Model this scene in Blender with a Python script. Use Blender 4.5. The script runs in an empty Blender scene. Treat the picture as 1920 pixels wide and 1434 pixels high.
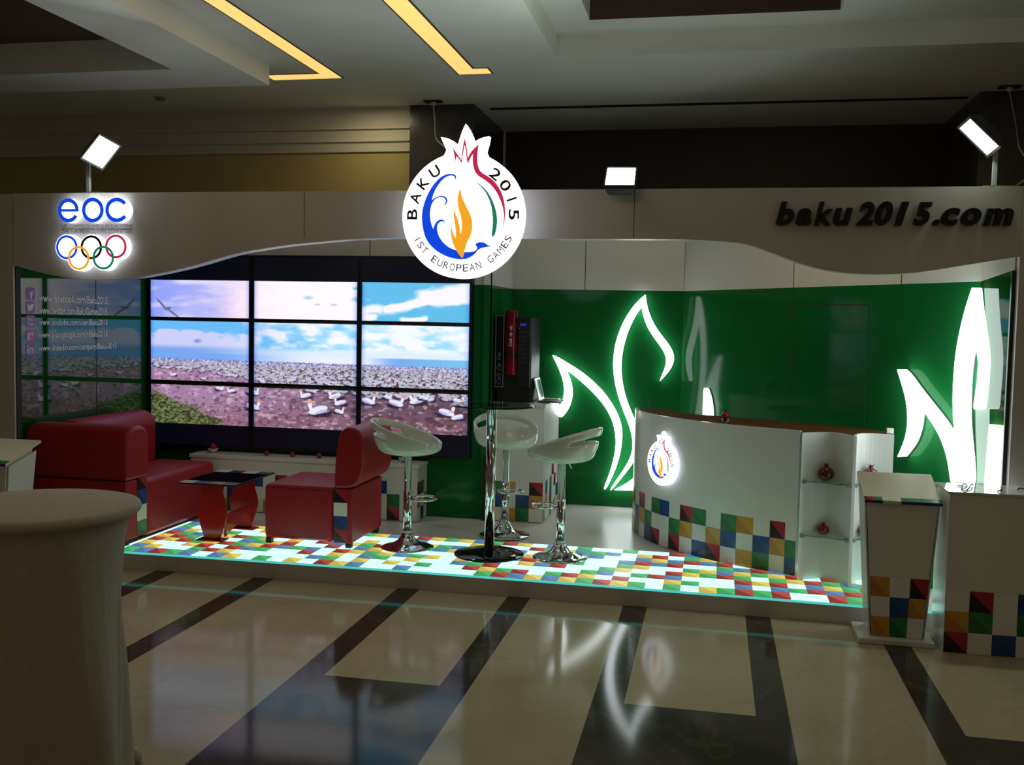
import bpy, bmesh, math, random
import numpy as np
from mathutils import Vector, Matrix, Euler

C = bpy.context.scene.collection
PI = math.pi
R = math.radians

# ------------------------------------------------------------------ camera
CAM_H = 1.7
YAW, PITCH, ROLL, FPX = 0.199789243, -0.0615378599, 0.0196099715, 1860.22317
_cy, _sy, _cp, _sp = math.cos(YAW), math.sin(YAW), math.cos(PITCH), math.sin(PITCH)
_f = Vector((-_sy*_cp, _cy*_cp, _sp))
_r0 = Vector((_cy, _sy, 0))
_u0 = _r0.cross(_f)
_r = _r0*math.cos(ROLL) + _u0*math.sin(ROLL)
_u = -_r0*math.sin(ROLL) + _u0*math.cos(ROLL)
cam_d = bpy.data.cameras.new('camera')
cam_d.sensor_fit = 'HORIZONTAL'
cam_d.sensor_width = 36.0
cam_d.lens = FPX/1920*36.0
cam_d.clip_start = 0.05
cam = bpy.data.objects.new('camera', cam_d)
C.objects.link(cam)
cam.matrix_world = Matrix(((_r.x, _u.x, -_f.x, 0), (_r.y, _u.y, -_f.y, 0), (_r.z, _u.z, -_f.z, CAM_H), (0, 0, 0, 1)))
bpy.context.scene.camera = cam

def ray(px, py):
    return _r*((px-960)/FPX) + _u*(-(py-717)/FPX) + _f
def onY(px, py, Y):
    d = ray(px, py); return Vector((0, 0, CAM_H)) + d*(Y/d.y)
def onZ(px, py, z):
    d = ray(px, py); return Vector((0, 0, CAM_H)) + d*((z-CAM_H)/d.z)
def onX(px, py, X):
    d = ray(px, py); return Vector((0, 0, CAM_H)) + d*(X/d.x)
def onPlane(px, py, p, n):
    d = ray(px, py); o = Vector((0, 0, CAM_H)); return o + d*((p-o).dot(n)/d.dot(n))

# ------------------------------------------------------------------ world, exposure, hall light
sc = bpy.context.scene
sc.view_settings.view_transform = 'Standard'
sc.view_settings.look = 'None'
sc.view_settings.exposure = 0.0
sc.view_settings.gamma = 1.0
sc.view_settings.use_curve_mapping = False
w = bpy.data.worlds.new('hall_ambience'); sc.world = w
w.use_nodes = True
bg = w.node_tree.nodes['Background']
bg.inputs[0].default_value = (1.0, 0.86, 0.66, 1)
bg.inputs[1].default_value = 0.05

def area(name, loc, target, size, power, col, size_y=None, spread=PI):
    l = bpy.data.lights.new(name, 'AREA'); l.energy = power; l.color = col; l.size = size
    if size_y: l.shape = 'RECTANGLE'; l.size_y = size_y
    l.spread = spread
    o = bpy.data.objects.new(name, l); C.objects.link(o)
    o.location = loc
    o.rotation_euler = (Vector(target)-Vector(loc)).to_track_quat('-Z', 'Y').to_euler()
    return o
# dim warm fill lights added out of view to brighten the hall side
area('hall_fill', (-1.2, -1.0, 3.4), (-1.2, 4.0, 0.6), 1.2, 8, (1.0, 0.84, 0.60))
area('hall_fill', (3.2, 3.0, 3.6), (2.9, 3.6, 0), 0.8, 3.5, (1.0, 0.72, 0.42))
# warm area light with no fixture, aimed at the diagonal wall
area('booth_area_light', (0.7, 6.75, 2.95), (0.75, 7.6, 1.9), 0.25, 4, (1.0, 0.72, 0.42))
area('passage_fill', (-3.05, 8.35, 3.62), (-3.05, 8.351, 0), 0.25, 3.5, (1.0, 0.88, 0.52))  # added fill without a fixture, for the hall wall behind the screens

# ------------------------------------------------------------------ materials
def s2l(c):
    return tuple(((v/255)/12.92 if v/255 <= 0.04045 else ((v/255+0.055)/1.055)**2.4) for v in c)
_mats = {}
def mat(name, col, rough=0.5, metal=0.0, emit=None, estr=1.0, ior=1.45, noise=0.0, nscale=8.0, bump=0.0, trans=0.0, coat=0.0, stretch=None):
    if name in _mats: return _mats[name]
    m = bpy.data.materials.new(name); m.use_nodes = True
    nt = m.node_tree; b = nt.nodes['Principled BSDF']
    b.inputs['Base Color'].default_value = (*col, 1)
    b.inputs['Roughness'].default_value = rough
    b.inputs['Metallic'].default_value = metal
    b.inputs['IOR'].default_value = ior
    b.inputs['Transmission Weight'].default_value = trans
    b.inputs['Coat Weight'].default_value = coat
    if emit:
        b.inputs['Emission Color'].default_value = (*emit, 1)
        b.inputs['Emission Strength'].default_value = estr
    if noise or bump:
        tc = nt.nodes.new('ShaderNodeTexCoord'); n = nt.nodes.new('ShaderNodeTexNoise')
        n.inputs['Scale'].default_value = nscale; n.inputs['Detail'].default_value = 6
        src = tc.outputs['Object']
        if stretch:
            mp = nt.nodes.new('ShaderNodeMapping'); mp.inputs['Scale'].default_value = stretch
            nt.links.new(src, mp.inputs[0]); src = mp.outputs[0]
        nt.links.new(src, n.inputs['Vector'])
        if noise:
            r = nt.nodes.new('ShaderNodeValToRGB')
            r.color_ramp.elements[0].position = 0.3; r.color_ramp.elements[1].position = 0.7
            r.color_ramp.elements[0].color = (*[max(0, v*(1-noise)) for v in col], 1)
            r.color_ramp.elements[1].color = (*[min(1, v*(1+noise)) for v in col], 1)
            nt.links.new(n.outputs['Fac'], r.inputs[0]); nt.links.new(r.outputs[0], b.inputs['Base Color'])
        if bump:
            bp = nt.nodes.new('ShaderNodeBump'); bp.inputs['Strength'].default_value = bump; bp.inputs['Distance'].default_value = 0.01
            nt.links.new(n.outputs['Fac'], bp.inputs['Height']); nt.links.new(bp.outputs[0], b.inputs['Normal'])
    _mats[name] = m
    return m
def glow(name, col, strength, base=None):
    return mat(name, base or col, 0.4, emit=col, estr=strength)

WHITE = mat('white_laminate', (0.72, 0.70, 0.66), 0.22, noise=0.03, nscale=3)
FASCIA = mat('white_fascia_board', (0.62, 0.58, 0.53), 0.3, noise=0.05, nscale=2)
DECKM = mat('white_deck_laminate', (0.74, 0.73, 0.68), 0.28, noise=0.03, nscale=2)
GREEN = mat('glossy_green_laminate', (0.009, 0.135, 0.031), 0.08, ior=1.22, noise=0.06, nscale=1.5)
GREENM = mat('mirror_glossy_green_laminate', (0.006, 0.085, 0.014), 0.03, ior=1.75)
SEAM = mat('dark_seam', (0.03, 0.035, 0.03), 0.7)
BLACK = mat('black_plastic', (0.006, 0.006, 0.010), 0.45)
BLACKG = mat('black_gloss', (0.004, 0.004, 0.006), 0.06)
NAVY = mat('dark_screen_glass', (0.004, 0.004, 0.009), 0.3, emit=(0.25, 0.27, 0.8), estr=0.005)
RED = mat('red_leather', (0.36, 0.011, 0.018), 0.42, noise=0.10, nscale=30, bump=0.06)
ACRYL = mat('red_acrylic', (0.42, 0.012, 0.01), 0.12)
CHROME = mat('chrome', (0.60, 0.60, 0.61), 0.06, metal=1.0)
STEEL = mat('grey_metal', (0.35, 0.36, 0.34), 0.35, metal=0.6)
DGREY = mat('dark_grey_metal', (0.05, 0.052, 0.05), 0.4, metal=0.3)
SEATW = mat('glossy_white_plastic', (0.66, 0.70, 0.60), 0.12, coat=0.3)
BROWN = mat('brown_worktop', (0.085, 0.046, 0.014), 0.85, ior=1.1, noise=0.15, nscale=5)
POME = mat('red_glazed_ceramic', (0.22, 0.005, 0.012), 0.12, coat=0.4)
POMED = mat('dark_red_glaze', (0.06, 0.004, 0.008), 0.2)
CERAM = mat('white_ceramic', (0.6, 0.6, 0.55), 0.2)
CLOTH = mat('off_white_stretch_cloth', (0.42, 0.36, 0.29), 0.85, noise=0.06, nscale=60, bump=0.1)
GLASS = mat('clear_glass', (0.80, 0.95, 0.90), 0.02, trans=1.0, ior=1.45)
LOGOW = glow('backlit_white_acrylic', (0.97, 0.98, 1.0), 1.6)
LOGOS = glow('backlit_white_rim', (0.80, 0.85, 1.0), 1.3)
LEAFW = glow('white_led_acrylic', (0.90, 0.97, 1.0), 5.0)
BLUE = mat('blue_vinyl', s2l((10, 70, 225)), 0.4, emit=s2l((10, 70, 225)), estr=0.9)
VRED = mat('crimson_vinyl', s2l((195, 35, 80)), 0.4, emit=s2l((195, 35, 80)), estr=0.8)
VGRN = mat('green_vinyl', s2l((35, 125, 90)), 0.4, emit=s2l((35, 125, 90)), estr=0.8)
VORG = mat('orange_vinyl', s2l((245, 165, 40)), 0.4, emit=s2l((245, 165, 40)), estr=0.9)
VDRK = mat('dark_vinyl', (0.02, 0.012, 0.03), 0.4)
LETTER = mat('black_foam_letter', (0.006, 0.006, 0.008), 0.5)

# printed checker colours (two tones each); index = colour*2 + tone
PAL = {'W': ((225, 225, 215), (215, 215, 205)), 'R': ((170, 36, 54), (42, 24, 36)), 'G': ((46, 124, 68), (38, 104, 58)),
       'B': ((34, 72, 138), (30, 60, 116)), 'Y': ((204, 150, 56), (188, 124, 50))}
def checker_mats():
    out = []
    for k in 'WRGBY':
        for t in (0, 1):
            out.append(mat('printed_%s_%s' % ({'W': 'white', 'R': 'red', 'G': 'green', 'B': 'blue', 'Y': 'yellow'}[k], ('light', 'deep')[t]), s2l(PAL[k][t]), 0.25))
    return out
CHK = checker_mats()
CI = {k: i*2 for i, k in enumerate('WRGBY')}
TPAL = {'W': ((214, 255, 246), (214, 255, 246)), 'R': ((178, 70, 58), (128, 48, 46)), 'G': ((78, 178, 104), (66, 152, 86)),
        'B': ((88, 134, 176), (76, 116, 158)), 'Y': ((216, 202, 96), (198, 170, 80))}
TIL = []
for k in 'WRGBY':
    for t in (0, 1):
        c = s2l(TPAL[k][t])
        TIL.append(glow('lit_floor_%s_%s' % ({'W': 'white', 'R': 'red', 'G': 'green', 'B': 'blue', 'Y': 'yellow'}[k], ('light', 'deep')[t]), c, 1.0))
        if k == 'W': TIL[-1].node_tree.nodes['Principled BSDF'].inputs['Emission Strength'].default_value = 1.7; TIL[-1].node_tree.nodes['Principled BSDF'].inputs['Emission Color'].default_value = (0.41, 0.86, 0.76, 1)
        TIL[-1].node_tree.nodes['Principled BSDF'].inputs['Roughness'].default_value = 0.4; TIL[-1].node_tree.nodes['Principled BSDF'].inputs['IOR'].default_value = 1.25
        TIL[-1].node_tree.nodes['Principled BSDF'].inputs['Base Color'].default_value = (*[v*0.4 for v in c], 1)

# ------------------------------------------------------------------ helpers
def wloc(o):
    v = Vector((0, 0, 0))
    while o: v = v + o.location; o = o.parent
    return v
def tag(o, label=None, cat=None, group=None, kind=None):
    if label: o['label'] = label
    if cat: o['category'] = cat
    if group: o['group'] = group
    if kind: o['kind'] = kind
    return o
def thing(name, label, cat, loc=(0, 0, 0), rz=0, group=None):
    o = bpy.data.objects.new(name, None); C.objects.link(o)
    o.empty_display_size = 0.05
    o.location = loc; o.rotation_euler = (0, 0, rz)
    return tag(o, label, cat, group)
def dup(root, loc, rz=None, label=None, group=None):
    def cp(o, par):
        c = o.copy(); C.objects.link(c)
        if par: c.parent = par
        for ch in list(o.children): cp(ch, c)
        return c
    r = cp(root, None)
    r.location = loc
    if rz is not None: r.rotation_euler = (0, 0, rz)
    if label: r['label'] = label
    if group: r['group'] = group
    return r

class MB:
    def __init__(s): s.v = []; s.f = []; s.m = []
    def face(s, pts, mi=0):
        b = len(s.v); s.v += [tuple(p) for p in pts]; s.f.append(tuple(range(b, b+len(pts)))); s.m.append(mi); return s
    def box(s, x0, x1, y0, y1, z0, z1, mi=0):
        b = len(s.v)
        s.v += [(x0, y0, z0), (x1, y0, z0), (x1, y1, z0), (x0, y1, z0), (x0, y0, z1), (x1, y0, z1), (x1, y1, z1), (x0, y1, z1)]
        for f in ((0, 3, 2, 1), (4, 5, 6, 7), (0, 1, 5, 4), (1, 2, 6, 5), (2, 3, 7, 6), (3, 0, 4, 7)):
            s.f.append(tuple(b+i for i in f)); s.m.append(mi)
        return s
    def hexa(s, p, mi=0):      # 8 points: bottom ring ccw then top ring
        b = len(s.v); s.v += [tuple(q) for q in p]
        for f in ((0, 3, 2, 1), (4, 5, 6, 7), (0, 1, 5, 4), (1, 2, 6, 5), (2, 3, 7, 6), (3, 0, 4, 7)):
            s.f.append(tuple(b+i for i in f)); s.m.append(mi)
        return s
    def prism(s, pts, d, mi=0, side=None):      # polygon of 3-D points pushed along vector d
        d = Vector(d); n = len(pts); b = len(s.v)
        s.v += [tuple(p) for p in pts] + [tuple(Vector(p)+d) for p in pts]
        s.f.append(tuple(range(b, b+n))); s.m.append(mi)
        s.f.append(tuple(range(b+2*n-1, b+n-1, -1))); s.m.append(mi if side is None else side)
        for i in range(n):
            j = (i+1) % n
            s.f.append((b+i, b+n+i, b+n+j, b+j)); s.m.append(mi if side is None else side)
        return s
    def lathe(s, prof, c=(0, 0, 0), seg=32, mi=0, sx=1, sy=1):
        b = len(s.v); n = len(prof)
        for k in range(seg):
            a = 2*PI*k/seg
            for r, z in prof: s.v.append((c[0]+r*math.cos(a)*sx, c[1]+r*math.sin(a)*sy, c[2]+z))
        for k in range(seg):
            k2 = (k+1) % seg
            for i in range(n-1):
                s.f.append((b+k*n+i, b+k2*n+i, b+k2*n+i+1, b+k*n+i+1)); s.m.append(mi)
        if prof[0][0] > 1e-5: s.f.append(tuple(b+k*n for k in range(seg-1, -1, -1))); s.m.append(mi)
        if prof[-1][0] > 1e-5: s.f.append(tuple(b+k*n+n-1 for k in range(seg))); s.m.append(mi)
        return s
    def tube(s, path, r, seg=10, closed=False, mi=0):
        P = [Vector(p) for p in path]; n = len(P); b = len(s.v)
        up = None
        for i in range(n):
            t = (P[(i+1) % n]-P[i-1]) if closed or 0 < i < n-1 else (P[1]-P[0] if i == 0 else P[-1]-P[-2])
            t.normalize()
            if up is None:
                up = Vector((0, 0, 1)) if abs(t.z) < 0.9 else Vector((1, 0, 0))
            a = t.cross(up).normalized(); up = a.cross(t).normalized()
            rr = r[i] if isinstance(r, (list, tuple)) else r
            for k in range(seg):
                q = 2*PI*k/seg
                s.v.append(tuple(P[i]+(a*math.cos(q)+up*math.sin(q))*rr))
        for i in range(n if closed else n-1):
            i2 = (i+1) % n
            for k in range(seg):
                k2 = (k+1) % seg
                s.f.append((b+i*seg+k, b+i*seg+k2, b+i2*seg+k2, b+i2*seg+k)); s.m.append(mi)
        if not closed:
            s.f.append(tuple(b+k for k in range(seg-1, -1, -1))); s.m.append(mi)
            s.f.append(tuple(b+(n-1)*seg+k for k in range(seg))); s.m.append(mi)
        return s
    def build(s, name, mats, parent=None, local=False, smooth=False, bevel=0, seg=2, fix=True):
        if not isinstance(mats, (list, tuple)): mats = [mats]
        me = bpy.data.meshes.new(name)
        off = Vector((0, 0, 0)) if (local or parent is None) else wloc(parent)
        me.from_pydata([tuple(Vector(p)-off) for p in s.v], [], s.f)
        for m in mats: me.materials.append(m)
        me.polygons.foreach_set('material_index', s.m)
        if fix:
            bm = bmesh.new(); bm.from_mesh(me)
            bmesh.ops.remove_doubles(bm, verts=bm.verts, dist=1e-5)
            bmesh.ops.recalc_face_normals(bm, faces=bm.faces)
            bm.to_mesh(me); bm.free()
        if smooth: me.polygons.foreach_set('use_smooth', [True]*len(me.polygons))
        me.update()
        o = bpy.data.objects.new(name, me); C.objects.link(o)
        if parent: o.parent = parent
        if bevel:
            b = o.modifiers.new('bevel', 'BEVEL'); b.width = bevel; b.segments = seg; b.limit_method = 'ANGLE'; b.angle_limit = R(40)
            me.polygons.foreach_set('use_smooth', [True]*len(me.polygons))
            wn = o.modifiers.new('wn', 'WEIGHTED_NORMAL')
        return o
def struct(name, mb, m, **k):
    return tag(mb.build(name, m, **k), kind='structure')
def single(name, mb, m, label, cat, group=None, **k):
    return tag(mb.build(name, m, **k), label, cat, group)

def smooth_poly(P, it=2, sharp=75):
    P = [Vector(p) for p in P]
    keep = [False]*len(P)
    for i in range(len(P)):
        a = (P[i-1]-P[i]); b = (P[(i+1) % len(P)]-P[i])
        if a.length < 1e-9 or b.length < 1e-9: continue
        if a.angle(b) < R(sharp): keep[i] = True
    for _ in range(it):
        Q, K = [], []
        n = len(P)
        for i in range(n):
            j = (i+1) % n
            a, b = P[i], P[j]
            if keep[i]: Q.append(a); K.append(True)
            else: Q.append(a*0.75+b*0.25); K.append(False)
            if not keep[j]: Q.append(a*0.25+b*0.75); K.append(False)
        P, keep = Q, K
    out = [P[0]]
    for p in P[1:]:
        if (p-out[-1]).length > 1e-6: out.append(p)
    if (out[0]-out[-1]).length < 1e-6: out.pop()
    return out
def curve_pts(P, n=8):      # Catmull-Rom through an open list
    P = [Vector(p) for p in P]; out = []
    for i in range(len(P)-1):
        p0 = P[max(i-1, 0)]; p1 = P[i]; p2 = P[i+1]; p3 = P[min(i+2, len(P)-1)]
        for k in range(n):
            t = k/n
            out.append(0.5*((2*p1)+(p2-p0)*t+(2*p0-5*p1+4*p2-p3)*t*t+(3*p1-p0-3*p2+p3)*t**3))
    out.append(P[-1]); return out

def text_geo(body, width=None, height=None, extrude=0.0, shear=0.0, bold=0.0, space=1.0):
    """vertices and faces of a word in the XY plane, fitted to width x height, lower left at the origin"""
    cu = bpy.data.curves.new('lettering', 'FONT'); cu.body = body; cu.size = 1.0
    cu.shear = shear; cu.offset = bold; cu.extrude = extrude; cu.resolution_u = 4; cu.space_character = space
    ob = bpy.data.objects.new('lettering', cu); C.objects.link(ob)
    dg = bpy.context.evaluated_depsgraph_get()
    me = bpy.data.meshes.new_from_object(ob.evaluated_get(dg))
    V = [v.co.copy() for v in me.vertices]; F = [tuple(p.vertices) for p in me.polygons]
    bpy.data.objects.remove(ob); bpy.data.curves.remove(cu); bpy.data.meshes.remove(me)
    x0 = min(v.x for v in V); x1 = max(v.x for v in V); y0 = min(v.y for v in V); y1 = max(v.y for v in V)
    sx = width/(x1-x0) if width else None; sy = height/(y1-y0) if height else None
    if sx is None: sx = sy
    if sy is None: sy = sx
    return [Vector(((v.x-x0)*sx, (v.y-y0)*sy, v.z)) for v in V], F, ((x1-x0)*sx, (y1-y0)*sy)
def add_geo(mb, V, F, fn, mi=0):
    b = len(mb.v); mb.v += [tuple(fn(v)) for v in V]
    for f in F: mb.f.append(tuple(b+i for i in f)); mb.m.append(mi)

def checker_cell(mb, p00, p10, p11, p01, k, flip=0):
    i = CI[k]
    if k == 'W': mb.face((p00, p10, p11, p01), i); return
    if flip: mb.face((p00, p10, p11), i); mb.face((p00, p11, p01), i+1)
    else: mb.face((p00, p10, p01), i+1); mb.face((p10, p11, p01), i)

# ================================================================== SETTING
STG = 0.114         # stage height
ZC = 3.65           # hall ceiling
GZ = 1.984          # top of the green on the booth walls
TOP = 2.489

# hall floor: cream marble with dark inlaid bands
def marble(name, c1, c2, vein, rough):
    m = bpy.data.materials.new(name); m.use_nodes = True; nt = m.node_tree; b = nt.nodes['Principled BSDF']
    tc = nt.nodes.new('ShaderNodeTexCoord')
    n = nt.nodes.new('ShaderNodeTexNoise'); n.inputs['Scale'].default_value = 1.6; n.inputs['Detail'].default_value = 8; n.inputs['Roughness'].default_value = 0.6
    nt.links.new(tc.outputs['Object'], n.inputs['Vector'])
    r = nt.nodes.new('ShaderNodeValToRGB'); r.color_ramp.elements[0].color = (*c1, 1); r.color_ramp.elements[1].color = (*c2, 1)
    r.color_ramp.elements[0].position = 0.3; r.color_ramp.elements[1].position = 0.72
    nt.links.new(n.outputs['Fac'], r.inputs[0])
    n2 = nt.nodes.new('ShaderNodeTexNoise'); n2.inputs['Scale'].default_value = 1.1; n2.inputs['Detail'].default_value = 5; n2.inputs['Distortion'].default_value = 1.2
    nt.links.new(tc.outputs['Object'], n2.inputs['Vector'])
    r2 = nt.nodes.new('ShaderNodeValToRGB'); e = r2.color_ramp.elements
    e[0].position = 0.485; e[0].color = (0, 0, 0, 1); e[1].position = 0.5; e[1].color = (1, 1, 1, 1)
    x = e.new(0.515); x.color = (0, 0, 0, 1)
    nt.links.new(n2.outputs['Fac'], r2.inputs[0])
    mul = nt.nodes.new('ShaderNodeMath'); mul.operation = 'MULTIPLY'; mul.inputs[1].default_value = 0.3
    nt.links.new(r2.outputs[0], mul.inputs[0])
    mx = nt.nodes.new('ShaderNodeMix'); mx.data_type = 'RGBA'
    nt.links.new(mul.outputs[0], mx.inputs['Factor']); nt.links.new(r.outputs[0], mx.inputs['A']); mx.inputs['B'].default_value = (*vein, 1)
    nt.links.new(mx.outputs['Result'], b.inputs['Base Color'])
    b.inputs['Roughness'].default_value = rough
    b.inputs['IOR'].default_value = 1.22
    return m
CREAM = marble('cream_marble', (0.42, 0.35, 0.22), (0.50, 0.43, 0.28), (0.36, 0.30, 0.18), 0.09)
DARKM = marble('dark_brown_marble', (0.045, 0.038, 0.030), (0.062, 0.054, 0.042), (0.16, 0.13, 0.09), 0.09)
xs = [-10.0]
bands = []
for a in (-5.32, -4.33, -3.585, -2.893, -1.913, -1.202, -0.487, 0.231, 0.947, 1.663, 2.38): bands.append((a, a+0.142))
cut = 4.372
mb = MB()
rows = [(-4.0, 1.6), (1.6, cut), (cut, 12.5)]
prev = -10.0
for i, (a, b) in enumerate(bands+[(6.0, 6.0)]):
    darkcol = i in (5, 7, 9)       # bays that turn dark in front of the booth
    for j, (y0, y1) in enumerate(rows):
        mb.face(((prev, y0, 0), (a, y0, 0), (a, y1, 0), (prev, y1, 0)), 1 if (darkcol and j == 1) else 0)
        if b > a: mb.face(((a, y0, 0), (b, y0, 0), (b, y1, 0), (a, y1, 0)), 1)
    prev = b
struct('floor', mb, [CREAM, DARKM])

# ceiling with coffers
CEIL = mat('ceiling_paint', (0.86, 0.85, 0.80), 0.8, noise=0.02, nscale=4)
CEILD = mat('brown_coffer', (0.10, 0.055, 0.04), 0.8)  # dark brown for the topmost coffer faces
mb = MB()
def hrect(x0, x1, y0, y1, z, mi=0): mb.face(((x0, y0, z), (x0, y1, z), (x1, y1, z), (x1, y0, z)), mi)
hrect(-9, 6, 7.37, 12.5, ZC); hrect(-3.44, -1.205, -4, 7.37, ZC); hrect(-9, -3.44, 7.277, 7.37, ZC)
Z1 = 3.815
mb.face(((-1.205, 7.37, ZC), (6, 7.37, ZC), (6, 7.37, Z1), (-1.205, 7.37, Z1)))
mb.face(((-1.205, -4, ZC), (-1.205, 7.37, ZC), (-1.205, 7.37, Z1), (-1.205, -4, Z1)))
hrect(-1.205, 6, 7.045, 7.37, Z1); hrect(-1.205, -0.923, -4, 7.045, Z1); hrect(0.757, 6, -4, 7.045, Z1)
Z2 = 4.0
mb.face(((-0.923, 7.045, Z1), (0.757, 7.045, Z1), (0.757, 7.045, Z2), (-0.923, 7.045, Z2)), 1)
mb.face(((-0.923, -4, Z1), (-0.923, 7.045, Z1), (-0.923, 7.045, Z2), (-0.923, -4, Z2)))
mb.face(((0.757, -4, Z1), (0.757, 7.045, Z1), (0.757, 7.045, Z2), (0.757, -4, Z2)))
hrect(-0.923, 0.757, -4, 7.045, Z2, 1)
ZB = 3.488
mb.face(((-3.44, -4, ZB), (-3.44, 7.277, ZB), (-3.44, 7.277, ZC), (-3.44, -4, ZC)))
mb.face(((-9, 7.277, ZB), (-3.44, 7.277, ZB), (-3.44, 7.277, ZC), (-9, 7.277, ZC)))
hrect(-9, -3.44, 6.72, 7.277, ZB); hrect(-3.945, -3.44, -4, 6.72, ZB)
mb.face(((-9, 6.72, ZB), (-3.945, 6.72, ZB), (-3.945, 6.72, 3.72), (-9, 6.72, 3.72)))
mb.face(((-3.945, -4, ZB), (-3.945, 6.72, ZB), (-3.945, 6.72, 3.72), (-3.945, -4, 3.72)))
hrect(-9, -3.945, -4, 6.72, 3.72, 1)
# long slot of the air outlet
mb.box(-2.09, 2.02, 9.0, 9.09, ZC-0.004, ZC-0.001, 2)
struct('ceiling', mb, [CEIL, CEILD, SEAM], fix=False)

# hall walls behind the booth
PAPER = mat('olive_wallpaper', (0.42, 0.33, 0.13), 0.7, noise=0.05, nscale=30, stretch=(8, 8, 0.4))
FRIEZE = mat('cream_frieze_paint', (0.55, 0.50, 0.42), 0.7)
STONE = mat('dark_brown_stone', (0.045, 0.040, 0.043), 0.25, noise=0.35, nscale=4)
DWALL = mat('dark_panelling', (0.018, 0.014, 0.012), 0.5, noise=0.2, nscale=3)
mb = MB(); mb.box(-9, -2.79, 8.86, 9.0, 0, 3.24, 0); mb.box(-9, -2.79, 8.84, 8.86, 3.24, ZC, 1)
mb.box(-9, -2.79, 8.82, 8.84, 3.33, 3.345, 1); mb.box(-9, -2.79, 8.815, 8.84, 3.445, 3.46, 1)
struct('wall_back', mb, [PAPER, FRIEZE])
mb = MB(); mb.box(-2.17, 6, 10.15, 10.3, 0, ZC)
struct('wall_rear', mb, DWALL)
single('stone_column', MB().box(-2.785, -2.185, 8.82, 10.1, 0, ZC), STONE, 'dark stone column rising behind the round sign', 'column')
single('stone_column', MB().box(2.075, 2.9, 8.83, 10.1, 0, ZC), STONE, 'dark stone column behind the floodlight at the far right', 'column')

# ceiling slots of warm light
SLOT = glow('warm_strip_diffuser', s2l((255, 205, 120)), 1.05)
FRAME = mat('dark_slot_frame', (0.05, 0.05, 0.045), 0.6)
def ell(pts, z): return [(x, y, z) for x, y in pts]
for pts, fr, lab in (([(-3.155, 0.5), (-3.03, 0.5), (-3.03, 7.747), (-3.62, 7.747), (-3.62, 7.60), (-3.155, 7.60)], [(-3.17, 0.49), (-3.015, 0.49), (-3.015, 7.765), (-3.63, 7.765), (-3.63, 7.585), (-3.17, 7.585)], 'L-shaped warm ceiling strip light whose foot ends at the dropped beam'),
                     ([(-2.045, 0.5), (-1.9, 0.5), (-1.9, 7.60), (-1.783, 7.60), (-1.783, 7.747), (-2.045, 7.747)], [(-2.06, 0.49), (-1.885, 0.49), (-1.885, 7.585), (-1.77, 7.585), (-1.77, 7.765), (-2.06, 7.765)], 'L-shaped warm ceiling strip light pointing at the stone column')):
    t = thing('strip_light', lab, 'ceiling light', (pts[0][0], 4.0, ZC), group='warm ceiling strip lights')
    MB().prism(ell(fr, ZC-0.003), (0, 0, 0.0025)).build('frame', FRAME, t)
    MB().prism(ell(pts, ZC-0.006), (0, 0, 0.0025)).build('diffuser', SLOT, t)
single('smoke_detector', MB().lathe([(0.0, -0.025), (0.035, -0.025), (0.05, -0.005), (0.05, -0.001)], (-4.96, 8.26, ZC), 20), mat('grey_plastic', (0.2, 0.18, 0.15), 0.5), 'small round detector on the ceiling above the left floodlight', 'smoke detector')

# ================================================================== BOOTH SHELL
def wall2(name, a, b, zs, zt, thick, lower, upper, zs2=None, seams=(), zb=0.1145):
    """slab standing on the line a-b (visible side to the left of a->b reversed), lower colour up to zs"""
    a = Vector((*a, 0)); b = Vector((*b, 0)); d = (b-a).normalized(); n = Vector((d.y, -d.x, 0))   # n looks at the hall
    q = -n*thick; zs2 = zs if zs2 is None else zs2
    mb = MB()
    def blk(z0a, z0b, z1a, z1b, mi):
        up = Vector((0, 0, 1))
        mb.hexa([a+up*z0a, b+up*z0b, b+q+up*z0b, a+q+up*z0a, a+up*z1a, b+up*z1b, b+q+up*z1b, a+q+up*z1a], mi)
    blk(zb, zb, zs, zs2, 0); blk(zs, zs2, zt, zt, 1)
    for t, z0, z1 in seams:
        p = a+(b-a)*t+n*0.0015
        mb.face([p+Vector((0, 0, z0))-d*0.003, p+Vector((0, 0, z0))+d*0.003, p+Vector((0, 0, z1))+d*0.003, p+Vector((0, 0, z1))-d*0.003], 2)
    return struct(name, mb, [lower, upper, SEAM], fix=False), n
WB = 8.55
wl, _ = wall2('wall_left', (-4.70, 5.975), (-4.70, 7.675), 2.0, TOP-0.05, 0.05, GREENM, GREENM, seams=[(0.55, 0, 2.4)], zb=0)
wall2('wall_screen', (-4.70, 7.68), (-1.742, 7.68), GZ, TOP-0.05, 0.05, GREEN, WHITE, seams=[(0.30, GZ, 2.4), (0.66, GZ, 2.4)])
wall2('wall_return', (-1.742, 7.66), (-1.742, WB), GZ, TOP-0.05, 0.05, GREEN, WHITE)
wall2('wall_centre', (-1.742, WB), (-0.262, WB), GZ, TOP-0.05, 0.05, GREEN, WHITE, seams=[(0.43, GZ, 2.4)])
DA, DB = Vector((-0.262, WB, 0)), Vector((1.507, 6.2125, 0))
_dd = (DB-DA).normalized(); DN = Vector((_dd.y, -_dd.x, 0))
wall2('wall_diagonal', DA.xy, DB.xy, GZ, TOP-0.05, 0.05, GREEN, WHITE, seams=[(0.0, GZ, 2.4), (0.46, 0.2, 2.4), (0.80, GZ, 2.4)])
wall2('wall_right', (1.507, 6.2125), (1.622, 5.975), GZ, TOP-0.05, 0.05, GREENM, WHITE, zs2=2.04)
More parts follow.
